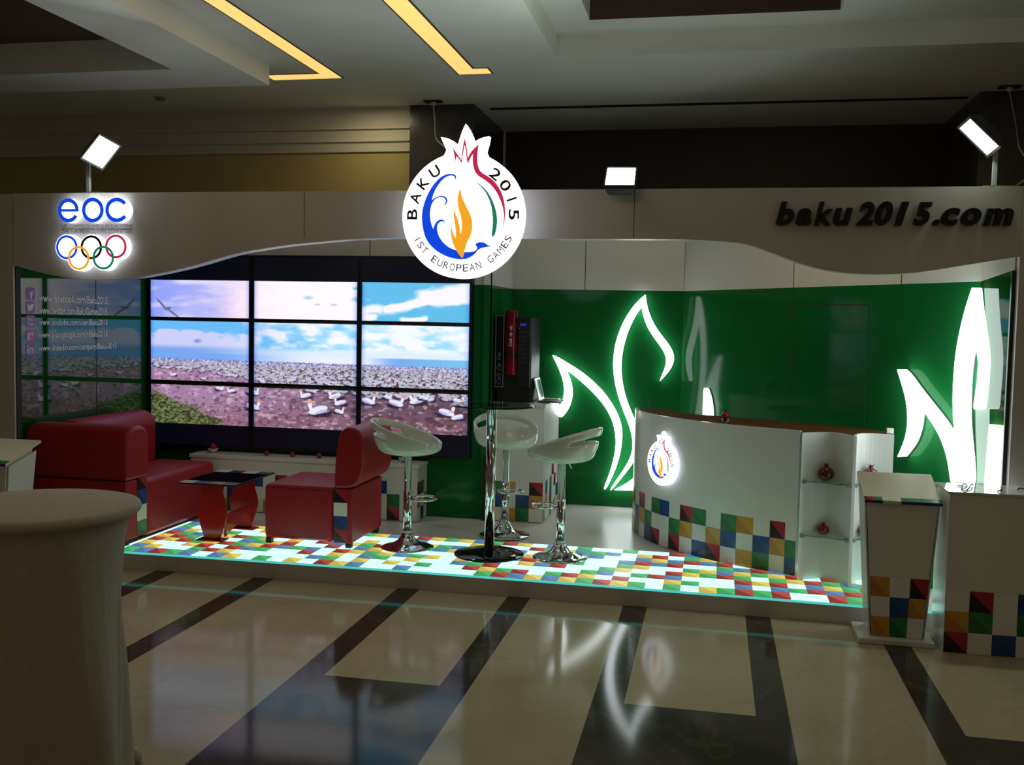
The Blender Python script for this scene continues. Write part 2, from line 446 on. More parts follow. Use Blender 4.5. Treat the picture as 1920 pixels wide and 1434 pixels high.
# edge profile where the right wall meets the end panel
struct('trim_1', MB().box(1.604, 1.624, 5.952, 5.973, 0.115, 2.03), mat('dark_green_edge', (0.01, 0.02, 0.012), 0.4))
struct('trim_2', MB().box(-1.765, -1.742, 7.62, 7.679, 0.114, 0.62), BLACK)
struct('trim_3', MB().box(-4.70, -4.626, 5.917, 5.965, 0, 2.0), SEAM)
# flush door in the diagonal wall
def onD(px, py, off=0.0): return onPlane(px, py, DA+DN*off, DN)
p = [onD(1503, 574), onD(1630, 571.5)]
zt = (p[0].z+p[1].z)/2
q0, q1 = Vector((p[0].x, p[0].y, 0)), Vector((p[1].x, p[1].y, 0))
mb = MB(); up = Vector((0, 0, 1))
mb.hexa([q0+up*0.13+DN*0.001, q1+up*0.13+DN*0.001, q1+up*0.13+DN*0.004, q0+up*0.13+DN*0.004, q0+up*zt+DN*0.001, q1+up*zt+DN*0.001, q1+up*zt+DN*0.004, q0+up*zt+DN*0.004])
d1 = struct('door_1', mb, GREEN)
mb = MB(); e = (q1-q0).normalized()
mb.face([q0+up*zt+DN*0.0045, q1+up*zt+DN*0.0045, q1+up*(zt+0.008)+DN*0.0045, q0+up*(zt+0.008)+DN*0.0045])
mb.build('door_gap', SEAM, d1)

# front end panels
struct('wall_end_left', MB().box(-8.0, -4.632, 5.9, 5.915, 0, 2.485), FASCIA)
struct('wall_end_right', MB().box(1.625, 2.9, 5.9, 5.95, 0, TOP), FASCIA)

# ------------------------------------------------------------------ fascia
FY = 5.9
wave = [(26, 497), (70, 509.5), (121, 520), (176, 524), (226, 523), (271, 518), (352, 501), (440, 476), (490, 467), (540, 459.5), (590, 454.5), (640, 450), (690, 447), (760, 445.5), (870, 446), (981, 448), (1077, 448), (1178, 448), (1270, 448.5), (1320, 450.5), (1360, 453), (1400, 458), (1454, 476.5), (1508, 496), (1562, 508.5), (1617, 513.5), (1671, 514), (1725, 510), (1779, 502), (1833, 493.5), (1912, 481)]
pts = [onY(x, y, FY) for x, y in wave]
pts = curve_pts(pts, 3)
fx0, fx1 = pts[0].x, pts[-1].x
outline = pts + [Vector((fx1, FY, TOP)), Vector((fx0, FY, TOP))]
t = thing('fascia_board', 'long white fascia board with a wavy lower edge across the booth front', 'fascia', (-1.5, FY, 2.2))
mb = MB()
# strip of quads keeps the long board clean
for i in range(len(pts)-1):
    a, b = pts[i], pts[i+1]
    for y0 in (FY,):
        mb.hexa([(a.x, FY, a.z), (b.x, FY, b.z), (b.x, FY+0.1, b.z), (a.x, FY+0.1, a.z), (a.x, FY, TOP), (b.x, FY, TOP), (b.x, FY+0.1, TOP), (a.x, FY+0.1, TOP)])
mbb = MB(); mbb.v, mbb.f, mbb.m = mb.v, mb.f, mb.m
# outer faces only
nb = len(pts)-1
V = []; F = []
for a in pts: V += [(a.x, FY, a.z), (a.x, FY, TOP), (a.x, FY+0.1, TOP), (a.x, FY+0.1, a.z)]
for i in range(nb):
    for k in range(4):
        F.append((i*4+k, i*4+(k+1) % 4, (i+1)*4+(k+1) % 4, (i+1)*4+k))
F.append((0, 1, 2, 3)); F.append((nb*4, nb*4+3, nb*4+2, nb*4+1))
mb = MB(); mb.v = V; mb.f = F; mb.m = [0]*len(F)
mb.build('board', FASCIA, t)
for x in (571, 1190):
    a = onY(x, 358, FY); b0 = onY(x, 446, FY)
    MB().box(a.x-0.0015, a.x+0.0015, FY-0.001, FY-0.0002, b0.z, TOP).build('seam', SEAM, t)

# ------------------------------------------------------------------ stage
SX0, SX1 = -4.62, 1.62
def front_y(x):      # very slightly hollow front edge
    u = (x+1.8)/3.0
    return 5.935-0.055*u*u
t = thing('stage_platform', 'low white stage platform with a backlit checkered glass floor along its front', 'stage', (-1.5, 7.0, 0))
xsn = [SX0+(SX1-SX0)*i/24 for i in range(25)]
P = [(x, max(front_y(x), 5.83), 0) for x in xsn] + [(1.68, 6.03, 0), (DB.x+0.06, 6.28, 0), (DA.x+0.06, WB+0.07, 0), (-1.81, WB+0.07, 0), (-1.81, 7.75, 0), (-4.696, 7.75, 0)]
TX0, TX1, TY0 = -3.885, 1.20, 5.955
PIT = 0.1067
TY1 = TY0+9*PIT
MB().prism(P, (0, 0, STG-0.004)).build('deck', DECKM, t)
# front board, slightly proud
F1 = [(x, max(front_y(x), 5.83)-0.004, 0.0) for x in xsn]; 
mb = MB()
for i in range(24):
    a, b = F1[i], F1[i+1]
    mb.hexa([(a[0], a[1], 0.001), (b[0], b[1], 0.001), (b[0], b[1]+0.003, 0.001), (a[0], a[1]+0.003, 0.001), (a[0], a[1], STG-0.012), (b[0], b[1], STG-0.012), (b[0], b[1]+0.003, STG-0.012), (a[0], a[1]+0.003, STG-0.012)])
mb.build('front_board', FASCIA, t)
EDGE = glow('edge_lit_glass', s2l((90, 225, 215)), 0.75, (0.05, 0.2, 0.18))
mb = MB()
for i in range(24):
    a, b = F1[i], F1[i+1]
    if b[0] < TX0-0.05: continue
    for z0, z1, dy in ((STG-0.005, STG-0.0005, 0.0), (STG-0.012, STG-0.007, 0.0)):
        mb.hexa([(a[0], a[1]+dy, z0), (b[0], b[1]+dy, z0), (b[0], b[1]+dy+0.012, z0), (a[0], a[1]+dy+0.012, z0), (a[0], a[1]+dy, z1), (b[0], b[1]+dy, z1), (b[0], b[1]+dy+0.012, z1), (a[0], a[1]+dy+0.012, z1)])
mb.build('glass_edge', EDGE, t)
# lit tile field
rnd = random.Random(11)
mb = MB()
ncol = int(round((TX1-TX0)/PIT))
grid = {}
for j in range(9):
    for i in range(ncol):
        for _ in range(6):
            k = rnd.choices('WGBYR', (24, 18, 14, 18, 14))[0]
            if k == 'W' or (grid.get((i-1, j)) != k and grid.get((i, j-1)) != k): break
        grid[(i, j)] = k
ti = {k: i*2 for i, k in enumerate('WRGBY')}
zt = STG
for (i, j), k in grid.items():
    x0 = TX0+i*PIT; x1 = x0+PIT; y0 = TY0+j*PIT; y1 = y0+PIT
    if j == 0: y0 = min(y0, max(front_y((x0+x1)/2), 5.83)+0.012)
    if k == 'W': mb.face(((x0, y0, zt), (x1, y0, zt), (x1, y1, zt), (x0, y1, zt)), 0)
    else:
        mb.face(((x0, y0, zt), (x1, y0, zt), (x0, y1, zt)), ti[k]+1); mb.face(((x1, y0, zt), (x1, y1, zt), (x0, y1, zt)), ti[k])
mb.face(((TX0-0.03, 5.89, zt), (TX0, 5.89, zt), (TX0, TY1, zt), (TX0-0.03, TY1, zt)), 0)
mb.build('lit_floor', TIL, t, fix=False)

# ------------------------------------------------------------------ social panel on the left wall
WX = -4.70
TXT = mat('pale_vinyl_lettering', (0.85, 0.88, 0.88), 0.5)
ICON = mat('purple_vinyl', (0.34, 0.14, 0.55), 0.4)
ICONP = mat('pink_vinyl', (0.60, 0.14, 0.40), 0.4)
def on_wl(v, Y0, Z0, x=WX+0.002): return (x+v.z, Y0+v.x, Z0+v.y)
for i, (s, yb, xr) in enumerate((('www.facebook.com/Baku2015', 566, 201), ('www.twitter.com/BakuGames2015', 589, 200), ('www.youtube.com/user/Baku2015', 613, 201), ('www.plus.google.com/+Baku2015', 637, 201), ('www.linkedin.com/company/Baku-2015', 662, 218))):
    a = onX(72, yb, WX); b = onX(xr, yb-2, WX)
    V, F, _ = text_geo(s, b.y-a.y, 0.058, bold=0.018)
    mb = MB(); add_geo(mb, V, F, lambda v: on_wl(v, a.y, a.z)); mb.build('web_address', TXT, wl, fix=False)
for i, (gl, y0, y1) in enumerate((('f', 539, 562), ('bird', 565, 587), ('You\nTube', 591, 614), ('g+', 618, 641), ('in', 643, 667))):
    a = onX(48.5, y1, WX); b = onX(65, y0, WX)
    h = b.z-a.z; wd = b.y-a.y
    m = ICONP if i == 3 else ICON
    mb = MB()
    c = (a.y+b.y)/2, (a.z+b.z)/2
    rr = [(wd/2-0.012, h/2), (wd/2, h/2-0.012), (wd/2, -h/2+0.012), (wd/2-0.012, -h/2), (-wd/2+0.012, -h/2), (-wd/2, -h/2+0.012), (-wd/2, h/2-0.012), (-wd/2+0.012, h/2)]
    mb.prism([(WX+0.0005, c[0]+u, c[1]+v) for u, v in rr], (0.001, 0, 0))
    ic = mb.build('social_icon', m, wl)
    mb = MB()
    if gl == 'bird':
        bp = [(-.42, -.25), (-.2, -.30), (.05, -.28), (.25, -.1), (.32, .12), (.42, .22), (.30, .22), (.38, .33), (.26, .28), (.12, .33), (.02, .24), (0, .12), (-.18, .18), (-.36, .32), (-.38, .14), (-.30, .02), (-.38, .02), (-.26, -.1), (-.3, -.14), (-.2, -.2)]
        mb.prism([(WX+0.002, c[0]+u*wd*1.0, c[1]+v*h*1.0) for u, v in bp], (0.0005, 0, 0))
    else:
        V, F, sz = text_geo(gl, wd*(0.72 if len(gl) > 1 else 0.42), h*0.68, bold=0.01)
        add_geo(mb, V, F, lambda v: (WX+0.002, c[0]-sz[0]/2+v.x+(0.012 if gl == 'f' else 0), c[1]-sz[1]/2+v.y-(0.01 if gl == 'f' else 0)))
    mb.build('icon_glyph', TXT, ic, fix=False)

# ================================================================== VIDEO WALL
rng = np.random.default_rng(5)
SC = 1.6
IW, IH = int(600*SC), int(282*SC)
def vnoise(x, y, seed):
    g = np.random.default_rng(seed).random((64, 64))
    xi = np.floor(x).astype(int); yi = np.floor(y).astype(int); fx = x-xi; fy = y-yi
    fx = fx*fx*(3-2*fx); fy = fy*fy*(3-2*fy)
    xi %= 64; yi %= 64; x1 = (xi+1) % 64; y1 = (yi+1) % 64
    return (g[yi, xi]*(1-fx)+g[yi, x1]*fx)*(1-fy)+(g[y1, xi]*(1-fx)+g[y1, x1]*fx)*fy
def fbm(x, y, seed, o=5):
    s = 0; a = 0.5
    for i in range(o): s = s+a*vnoise(x*2**i, y*2**i, seed+i); a *= 0.5
    return s/(1-0.5**o)
def smst(a, b, x): t = np.clip((x-a)/(b-a), 0, 1); return t*t*(3-2*t)
T, S = np.meshgrid(np.arange(IH)/SC, np.arange(IW)/SC, indexing='ij')
def col(c): return np.array(c, float)
def mixc(a, b, k): return a*(1-k[..., None])+b*k[..., None]
n1 = fbm(S/60, T/22, 1); n2 = fbm(S/28, T/11, 20); n3 = fbm(S/90, T/40, 40)
sky = mixc(np.broadcast_to(col((150, 165, 250)), T.shape+(3,)), col((255, 228, 246)), smst(30, 230, S+(n1-0.5)*160+T*0.6))
sky = mixc(sky, col((238, 226, 252)), smst(.38, .72, fbm(S/80+T/40, T/20, 150, 4))*.8)
sky = mixc(sky, col((255, 250, 254)), smst(150, 260, S+(n2-.5)*60)*smst(95, 70, T))
rb = smst(392, 412, S+(n2-.5)*50)*smst(84, 76, T)
sky = mixc(sky, col((100, 192, 238)), rb)
for (x0, y0, x1, y1, wd) in ((450, 50, 540, 30, 9), (520, 26, 600, 10, 16), (540, 34, 600, 28, 11), (480, 70, 520, 66, 6), (395, 55, 435, 50, 9), (398, 66, 425, 64, 8)):
    dx, dy = x1-x0, y1-y0; L = dx*dx+dy*dy
    k = np.clip(((S-x0)*dx+(T-y0)*dy)/L, 0, 1); d = np.hypot(S-x0-k*dx, (T-y0-k*dy)*1.1)
    sky = mixc(sky, col((252, 250, 255)), smst(1.35, 0.45, d/(wd*(0.25+n2*1.5+.5*(fbm(S/9, T/6, 130)-.5))))*smst(86, 80, T))
for cx, cy, rx, ry in ((305, 30, 12, 5), (323, 43, 9, 3), (352, 43, 10, 3)):
    sky = mixc(sky, col((190, 215, 240)), smst(1.2, .5, np.hypot((S-cx)/rx, (T-cy)/ry)+n2*.5))
low = mixc(np.broadcast_to(col((105, 188, 250)), T.shape+(3,)), col((150, 222, 252)), smst(120, 480, S))
cl = smst(.36, .64, n2*.55+n1*.45+0.34*smst(92, 112, T+(n2-.5)*26)*smst(240, 160, S)+0.10*smst(300, 450, S)+.02-.34*smst(100, 86, T)*smst(200, 120, S))
low = mixc(low, mixc(np.broadcast_to(col((205, 208, 250)), T.shape+(3,)), col((248, 252, 255)), smst(100, 330, S)), cl)
low = mixc(low, mixc(np.broadcast_to(col((125, 165, 240)), T.shape+(3,)), col((225, 240, 255)), smst(60, 330, S)), smst(122, 136, T))
low = mixc(low, col((130, 150, 220)), smst(1.0, .3, np.hypot((S-92)/14, (T-117)/9)+n2*.5))
sky = mixc(sky, low, smst(74, 79, T))
sea = mixc(np.broadcast_to(col((118, 170, 246)), T.shape+(3,)), col((235, 242, 255)), smst(120, 330, S)*smst(480, 400, S))
sea = mixc(sea, col((125, 195, 240)), smst(430, 590, S))
img = mixc(sky, sea, smst(140.5, 142, T))
gr = mixc(np.broadcast_to(col((168, 130, 165)), T.shape+(3,)), col((104, 80, 98)), smst(160, 480, S+(n1-.5)*160))
gr = mixc(gr, col((140, 96, 108)), smst(225, 270, T)*0.6)
gr = mixc(gr, col((80, 56, 66)), smst(.50, .68, n2)*smst(200, 420, S)*.8)
gr = mixc(gr, col((232, 205, 228)), smst(.56, .72, fbm(S/9, T/4, 60))*.55)
gr = mixc(gr, col((78, 52, 62)), smst(.56, .70, fbm(S/7, T/3.4, 80))*.55)
img = mixc(img, gr, smst(152, 154, T-4*S/597))
gs = smst(-6, 6, T-(216+S*.40)+(fbm(S/10, T/6, 90)-.5)*34)
ga = mixc(np.broadcast_to(col((52, 60, 34)), T.shape+(3,)), col((118, 128, 84)), smst(.35, .7, fbm(S/4, T/2.6, 95)))
img = mixc(img, ga, gs)
def ell_(cx, cy, rx, ry, ang, c, al=1.0, ymax=None):
    rr = max(rx, ry)+2
    x0 = max(int((cx-rr)*SC), 0); x1 = min(int((cx+rr)*SC)+1, IW); y0 = max(int((cy-rr)*SC), 0); y1 = min(int((cy+rr)*SC)+1, IH)
    if x1 <= x0 or y1 <= y0: return
    s = S[y0:y1, x0:x1]-cx; q = T[y0:y1, x0:x1]-cy
    ca, sa = math.cos(ang), math.sin(ang)
    d = np.hypot((s*ca+q*sa)/rx, (-s*sa+q*ca)/ry)
    k = np.clip((1.0-d)*min(rx, ry)*SC*.8+0.5, 0, 1)*al
    img[y0:y1, x0:x1] = img[y0:y1, x0:x1]*(1-k[..., None])+np.array(c, float)*k[..., None]
def bird(x, y, s, d=1, stand=False, tint=1.0, head=(228, 170, 120)):
    ell_(x-d*s*.25, y+s*.42, s*1.0, s*.20, 0, (52, 34, 56), .8)
    if stand:
        ell_(x-d*s*.05, y+s*.45, s*.05, s*.28, 0, (40, 35, 45))
        ell_(x+d*s*.12, y+s*.45, s*.05, s*.28, 0, (40, 35, 45))
    ell_(x-d*s*.95, y+s*.26, s*.5, s*.10, d*.42, (34, 30, 48), .95)
    w1 = np.array((234, 236, 255))*tint
    ell_(x-d*s*.1, y, s*.85, s*.32, d*.32, w1)
    ell_(x-d*s*.35, y+s*.13, s*.55, s*.14, d*.34, np.array((190, 196, 240))*tint)
    ell_(x+d*s*.58, y-s*.36, s*.17, s*.42, d*.2, w1)
    ell_(x+d*s*.65, y-s*.75, s*.18, s*.19, 0, head)
    ell_(x+d*s*.95, y-s*.70, s*.22, s*.06, d*.15, (190, 185, 205))
many = []
for row in range(46):
    k = row/45
    t0 = 153+60*k**1.9
    sz = 1.5+9.0*k**1.25
    n = int(600/(sz*2.0))
    for q_ in range(n):
        x = (q_+rng.random()*1.1)*600/n
        y = t0+4*x/597+(rng.random()-.5)*sz*.7
        lim = 153+np.interp(x, (0, 40, 130, 210, 300, 600), (15, 17, 24, 38, 54, 68))+(rng.random()-.5)*8
        if y < lim and rng.random() < .92: many.append((y, x, sz))
many.sort()
for y, x, sz in many:
    c = rng.random()
    if sz < 3.4:
        ell_(x+sz*.3, y+sz*.55, sz*1.0, sz*.42, 0, (66, 54, 92), .8)
        ell_(x, y, sz*.85, sz*.46, (rng.random()-.5)*.8, ((222, 224, 255), (186, 184, 238), (150, 144, 206))[int(c*3)], .95)
        if c > .55: ell_(x+sz*.6, y-sz*.5, sz*.24, sz*.5, 0, (84, 72, 110), .7)
    else:
        bird(x, y, sz*.72, 1 if rng.random() > .5 else -1, False, .74+.2*c, (190, 170, 200) if c > .3 or sz < 5 else (226, 176, 136))
for x, y, s, d, st in ((137, 208, 9, 1, 0), (158, 212, 9, -1, 0), (44, 184, 7, -1, 0), (105, 190, 6, 1, 0), (203, 213, 13, 1, 1), (203, 241, 15, 1, 1), (300, 216, 12, -1, 1), (355, 215, 14, -1, 0), (365, 227, 13, -1, 0), (323, 243, 22, -1, 1), (366, 244, 10, 1, 0), (420, 222, 15, 1, 0), (455, 214, 9, 1, 0), (471, 224, 16, 1, 1), (505, 218, 16, -1, 0), (520, 212, 10, 1, 0), (562, 238, 17, 1, 0), (578, 246, 13, -1, 1), (582, 216, 12, 1, 0), (594, 222, 10, -1, 0)):
    bird(x, y, s, d, bool(st))
# gull gliding in the first panel
for px_, py_, rx, ry, an in ((22, 47, 16, 2.0, .82), (44, 64, 17, 1.9, .62), (33, 55, 8, 2.2, -.12)): ell_(px_, py_, rx, ry, an, (112, 104, 132))
ell_(397, 110, 3, 1, .3, (110, 120, 140)); 
img = np.clip(img, 0, 255)/255
lin = np.where(img <= .04045, img/12.92, ((img+.055)/1.055)**2.4)

pic = bpy.data.materials.new('video_picture'); pic.use_nodes = True
nt = pic.node_tree; b = nt.nodes['Principled BSDF']
at_ = nt.nodes.new('ShaderNodeAttribute'); at_.attribute_name = 'picture'
nt.links.new(at_.outputs['Color'], b.inputs['Emission Color']); b.inputs['Emission Strength'].default_value = 1.0
b.inputs['Base Color'].default_value = (0.01, 0.01, 0.012, 1); b.inputs['Roughness'].default_value = 0.3
VY = 7.6
PX0, PX1, PZ1, PZ0 = -4.655, -1.892, 1.990, 0.788
colx = ((-4.655, -3.763), (-3.716, -2.824), (-2.782, -1.892))
rowz = ((1.682, 2.184), (1.1515, 1.650), (0.615, 1.114))
labs = (('top left screen of the video wall showing a gliding gull', 'top middle screen of the video wall showing a pale cloudy sky', 'top right screen of the video wall showing blue sky and a white cloud'),
        ('middle left screen of the video wall showing clouds over sea', 'centre screen of the video wall showing pale sky above crowded birds', 'middle right screen of the video wall with cyan sky and crowded birds'),
        ('bottom left screen of the video wall showing grass and bare ground', 'bottom middle screen of the video wall with one large standing bird', 'bottom right screen of the video wall with white birds on brown ground'))
for r_, (z0, z1) in enumerate(rowz):
    for c_, (x0, x1) in enumerate(colx):
        t = thing('video_monitor', labs[r_][c_], 'screen', ((x0+x1)/2, VY+0.08, z0-0.015), group='nine screens of the video wall')
        mb = MB()
        bw = 0.019
        mb.box(x0-bw, x1+bw, VY+0.004, VY+0.075, z0-bw+0.004, z1+bw-0.004)
        mb.build('housing', BLACK, t)
        mb = MB()
        for (a0, a1, b0, b1) in ((x0-bw, x0, z0-bw+0.004, z1+bw-0.004), (x1, x1+bw, z0-bw+0.004, z1+bw-0.004), (x0, x1, z0-bw+0.004, z0), (x0, x1, z1, z1+bw-0.004)):
            mb.box(a0, a1, VY-0.004, VY+0.004, b0, b1)
        mb.build('bezel', BLACK, t, bevel=0.002, seg=1)
        p0, p1 = max(z0, PZ0), min(z1, PZ1)
        # unlit letterbox strip of the panel
        if p1 < z1: MB().face(((x0, VY+.002, p1), (x1, VY+.002, p1), (x1, VY+.002, z1), (x0, VY+.002, z1))).build('dark_strip', NAVY, t, fix=False)
        if p0 > z0: MB().face(((x0, VY+.002, z0), (x1, VY+.002, z0), (x1, VY+.002, p0), (x0, VY+.002, p0))).build('dark_strip', NAVY, t, fix=False)
        nx = 230; nz = int((p1-p0)/(x1-x0)*nx)
        gx, gz = np.meshgrid(np.linspace(x0, x1, nx), np.linspace(p0, p1, nz))
        lo = wloc(t)
        co = np.stack([gx-lo.x, np.full_like(gx, VY+.0015-lo.y), gz-lo.z], -1).reshape(-1, 3)
        me = bpy.data.meshes.new('picture')
        ii = np.arange((nz-1)*nx).reshape(nz-1, nx)[:, :-1].ravel()
        fa = np.stack([ii, ii+1, ii+nx+1, ii+nx], -1)
        me.vertices.add(len(co)); me.vertices.foreach_set('co', co.ravel().astype(np.float32))
        me.loops.add(fa.size); me.loops.foreach_set('vertex_index', fa.ravel().astype(np.int32))
        me.polygons.add(len(fa)); me.polygons.foreach_set('loop_start', (np.arange(len(fa))*4).astype(np.int32))
        me.polygons.foreach_set('loop_total', np.full(len(fa), 4, np.int32))
        me.update(calc_edges=True)
        u = np.clip(((gx-PX0)/(PX1-PX0)*598*SC), 0, IW-1.001); v = np.clip(((PZ1-gz)/(PZ1-PZ0)*280*SC), 0, IH-1.001)
        ui = u.astype(int); vi = v.astype(int)
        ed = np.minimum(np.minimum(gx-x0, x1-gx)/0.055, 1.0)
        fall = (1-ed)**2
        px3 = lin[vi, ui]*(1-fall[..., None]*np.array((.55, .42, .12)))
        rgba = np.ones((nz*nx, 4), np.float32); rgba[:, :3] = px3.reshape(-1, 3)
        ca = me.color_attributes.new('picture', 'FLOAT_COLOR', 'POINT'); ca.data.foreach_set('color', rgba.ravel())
        me.materials.append(pic)
        o = bpy.data.objects.new('picture', me); C.objects.link(o); o.parent = t

# ================================================================== FURNITURE ON THE STAGE
def rbox(mb, x0, x1, y0, y1, z0, z1): return mb.box(x0, x1, y0, y1, z0, z1)
def profile_prism(prof, axis, a, b, mb=None):
    """closed profile [(u,z)] pushed along 'x' or 'y' from a to b"""
    mb = mb or MB()
    if axis == 'y': mb.prism([(u, a, z) for u, z in prof], (0, b-a, 0))
    else: mb.prism([(a, u, z) for u, z in prof], (b-a, 0, 0))
    return mb
def round_top(u0, u1, z0, z1, r, n=8):
    P = [(u0, z0), (u1, z0)]
    r = min(r, (u1-u0)/2)
    for k in range(n+1):
        a = PI/2*k/n; P.append((u1-r+r*math.cos(a), z1-r+r*math.sin(a)))
    for k in range(n+1):
        a = PI/2+PI/2*k/n; P.append((u0+r+r*math.cos(a), z1-r+r*math.sin(a)))
    return P
def checker_strip(mb, fn, ncol, nrow, wd, ht, keys):
    for j in range(nrow):
        for i in range(ncol):
            k = keys[j][i] if j < len(keys) and i < len(keys[j]) else 'W'
            if k == '.': continue
            checker_cell(mb, fn(i*wd, j*ht), fn((i+1)*wd, j*ht), fn((i+1)*wd, (j+1)*ht), fn(i*wd, (j+1)*ht), k, 0)

# --- corner sofa on the left
SG = STG+0.001
t = thing('corner_sofa', 'red leather corner sofa against the left wall with a tall near back', 'sofa', (-4.2, 6.6, STG))
LEGZ = SG+0.035
mb = MB().box(-4.655, -3.885, 6.03, 6.29, LEGZ, 0.56); mb.box(-4.655, -4.42, 6.29, 7.26, LEGZ, 0.50)
mb.build('base', RED, t, bevel=0.012)
profile_prism(round_top(6.02, 6.30, 0.562, 0.93, 0.11), 'x', -4.655, -3.87).build('backrest', RED, t, bevel=0.03, seg=3)
profile_prism(round_top(-4.665, -4.40, 0.502, 0.93, 0.12), 'y', 6.31, 7.27).build('backrest', RED, t, bevel=0.03, seg=3)
MB().box(-4.40, -3.90, 6.30, 7.30, STG+.008, 0.535).build('seat', RED, t, bevel=0.045, seg=4)
mb = MB()
checker_strip(mb, lambda u, v: (-3.8835, 6.165+u, LEGZ+0.005+v), 1, 4, 0.118, 0.108, ('G', 'W', 'B', 'R'))
mb.build('checker_strip', CHK, t, fix=False)
for x, y in ((-3.915, 6.06), (-4.60, 6.06), (-3.95, 7.20), (-4.60, 7.20)):
    MB().box(x-0.022, x+0.022, y-0.022, y+0.022, STG+.0008, LEGZ+0.004).build('leg', BLACK, t)

# --- armchair on the right, facing the sofa
t = thing('armchair', 'red leather armchair with a checkered side strip facing left', 'armchair', (-2.72, 6.68, STG))
MB().box(-3.05, -2.532, 6.395, 7.02, LEGZ, 0.535).build('seat', RED, t, bevel=0.035, seg=4)
MB().box(-2.528, -2.398, 6.395, 7.02, LEGZ, 0.530).build('base', RED, t, bevel=0.01)
profile_prism([(p_.x, p_.y) for p_ in smooth_poly([Vector(q_) for q_ in [(-2.528, 0.53), (-2.39, 0.535), (-2.335, 0.60), (-2.318, 0.70), (-2.318, 0.86), (-2.345, 0.93), (-2.39, 0.955), (-2.435, 0.958), (-2.475, 0.935), (-2.50, 0.89), (-2.522, 0.75)]], 2, 100)], 'y', 6.385, 7.03).build('backrest', RED, t, bevel=0.02, seg=3)
mb = MB()
checker_strip(mb, lambda u, v: (-2.531+u, 6.3935, LEGZ+0.004+v), 1, 4, 0.098, 0.0925, ('R', 'B', 'W', 'R'))
mb.build('checker_strip', CHK, t, fix=False)
for x, y in ((-3.02, 6.43), (-2.43, 6.43), (-3.02, 6.98), (-2.43, 6.98)):
    MB().box(x-0.02, x+0.02, y-0.02, y+0.02, STG+.0008, LEGZ+0.004).build('leg', BLACK, t)

# --- coffee table: black glass with printed squares on two red vase-shaped legs
CZ = 0.525
t = thing('coffee_table', 'low black glass table on two red vase-shaped acrylic legs', 'coffee table', (-3.4, 6.6, STG))
ct = [onZ(327, 904, CZ), onZ(441, 910, CZ), onZ(517, 885, CZ), onZ(405, 880, CZ)]
x0 = (ct[0].x+ct[3].x)/2+0.03; x1 = (ct[1].x+ct[2].x)/2; y0 = (ct[0].y+ct[1].y)/2; y1 = (ct[2].y+ct[3].y)/2
mb = MB(); mb.box(x0, x1, y0, y1, CZ-0.012, CZ)
tb = mb.build('tabletop', BLACKG, t, bevel=0.003)
FRST = mat('frosted_print', (0.45, 0.46, 0.5), 0.3)
mb = MB(); n = 4; wq = (x1-x0)/n
for i, k in enumerate('WBYG'): checker_cell(mb, (x0+i*wq, y0+.004, CZ+.0006), (x0+(i+1)*wq, y0+.004, CZ+.0006), (x0+(i+1)*wq, y0+.11, CZ+.0006), (x0+i*wq, y0+.11, CZ+.0006), k)
mb.build('printed_squares', CHK, t, fix=False); mb = MB()
for i, k in enumerate('WRWG'):
    checker_cell(mb, (x0+i*wq, y1-.11, CZ+.0006), (x0+(i+1)*wq, y1-.11, CZ+.0006), (x0+(i+1)*wq, y1-.004, CZ+.0006), (x0+i*wq, y1-.004, CZ+.0006), k)
mb.build('printed_squares', CHK, t, fix=False)
prof = [(0.085, 0.0), (0.060, 0.02), (0.090, 0.09), (0.112, 0.17), (0.108, 0.23), (0.090, 0.29), (0.083, 0.34), (0.092, 0.395)]
def vase(cx, y):
    prof2 = curve_pts([(a, b, 0) for a, b in [(0.060, 0.001)]+prof[2:]], 5)
    Pq = [(cx+p.x, y, STG+0.012+p.y) for p in prof2]+[(cx-p.x, y, STG+0.012+p.y) for p in reversed(prof2)]
    return MB().prism(Pq, (0, 0.014, 0))
cxm = -3.43
vase(cxm, 6.37).build('leg', ACRYL, t, bevel=0.003, seg=1)
vase(cxm+0.03, 6.79).build('leg', ACRYL, t, bevel=0.003, seg=1)
prf = [(6.3845, STG+.20-.012), (6.789, STG+.20-.012), (6.789, STG+.03)] + [(6.789-.4045*k/12, STG+.03+.055*math.sin(PI*k/12)) for k in range(1, 12)] + [(6.3845, STG+.03)]
MB().prism([(cxm+.085, y, z) for y, z in prf], (0.012, 0.01, 0)).build('stretcher', ACRYL, t)
for y in (6.377, 6.797):
    xx = cxm+(0.03 if y > 6.5 else 0)
    MB().box(xx-0.10, xx+0.10, y-0.05, y+0.05, STG+0.001, STG+0.0125).build('foot', ACRYL, t, bevel=0.003, seg=1)

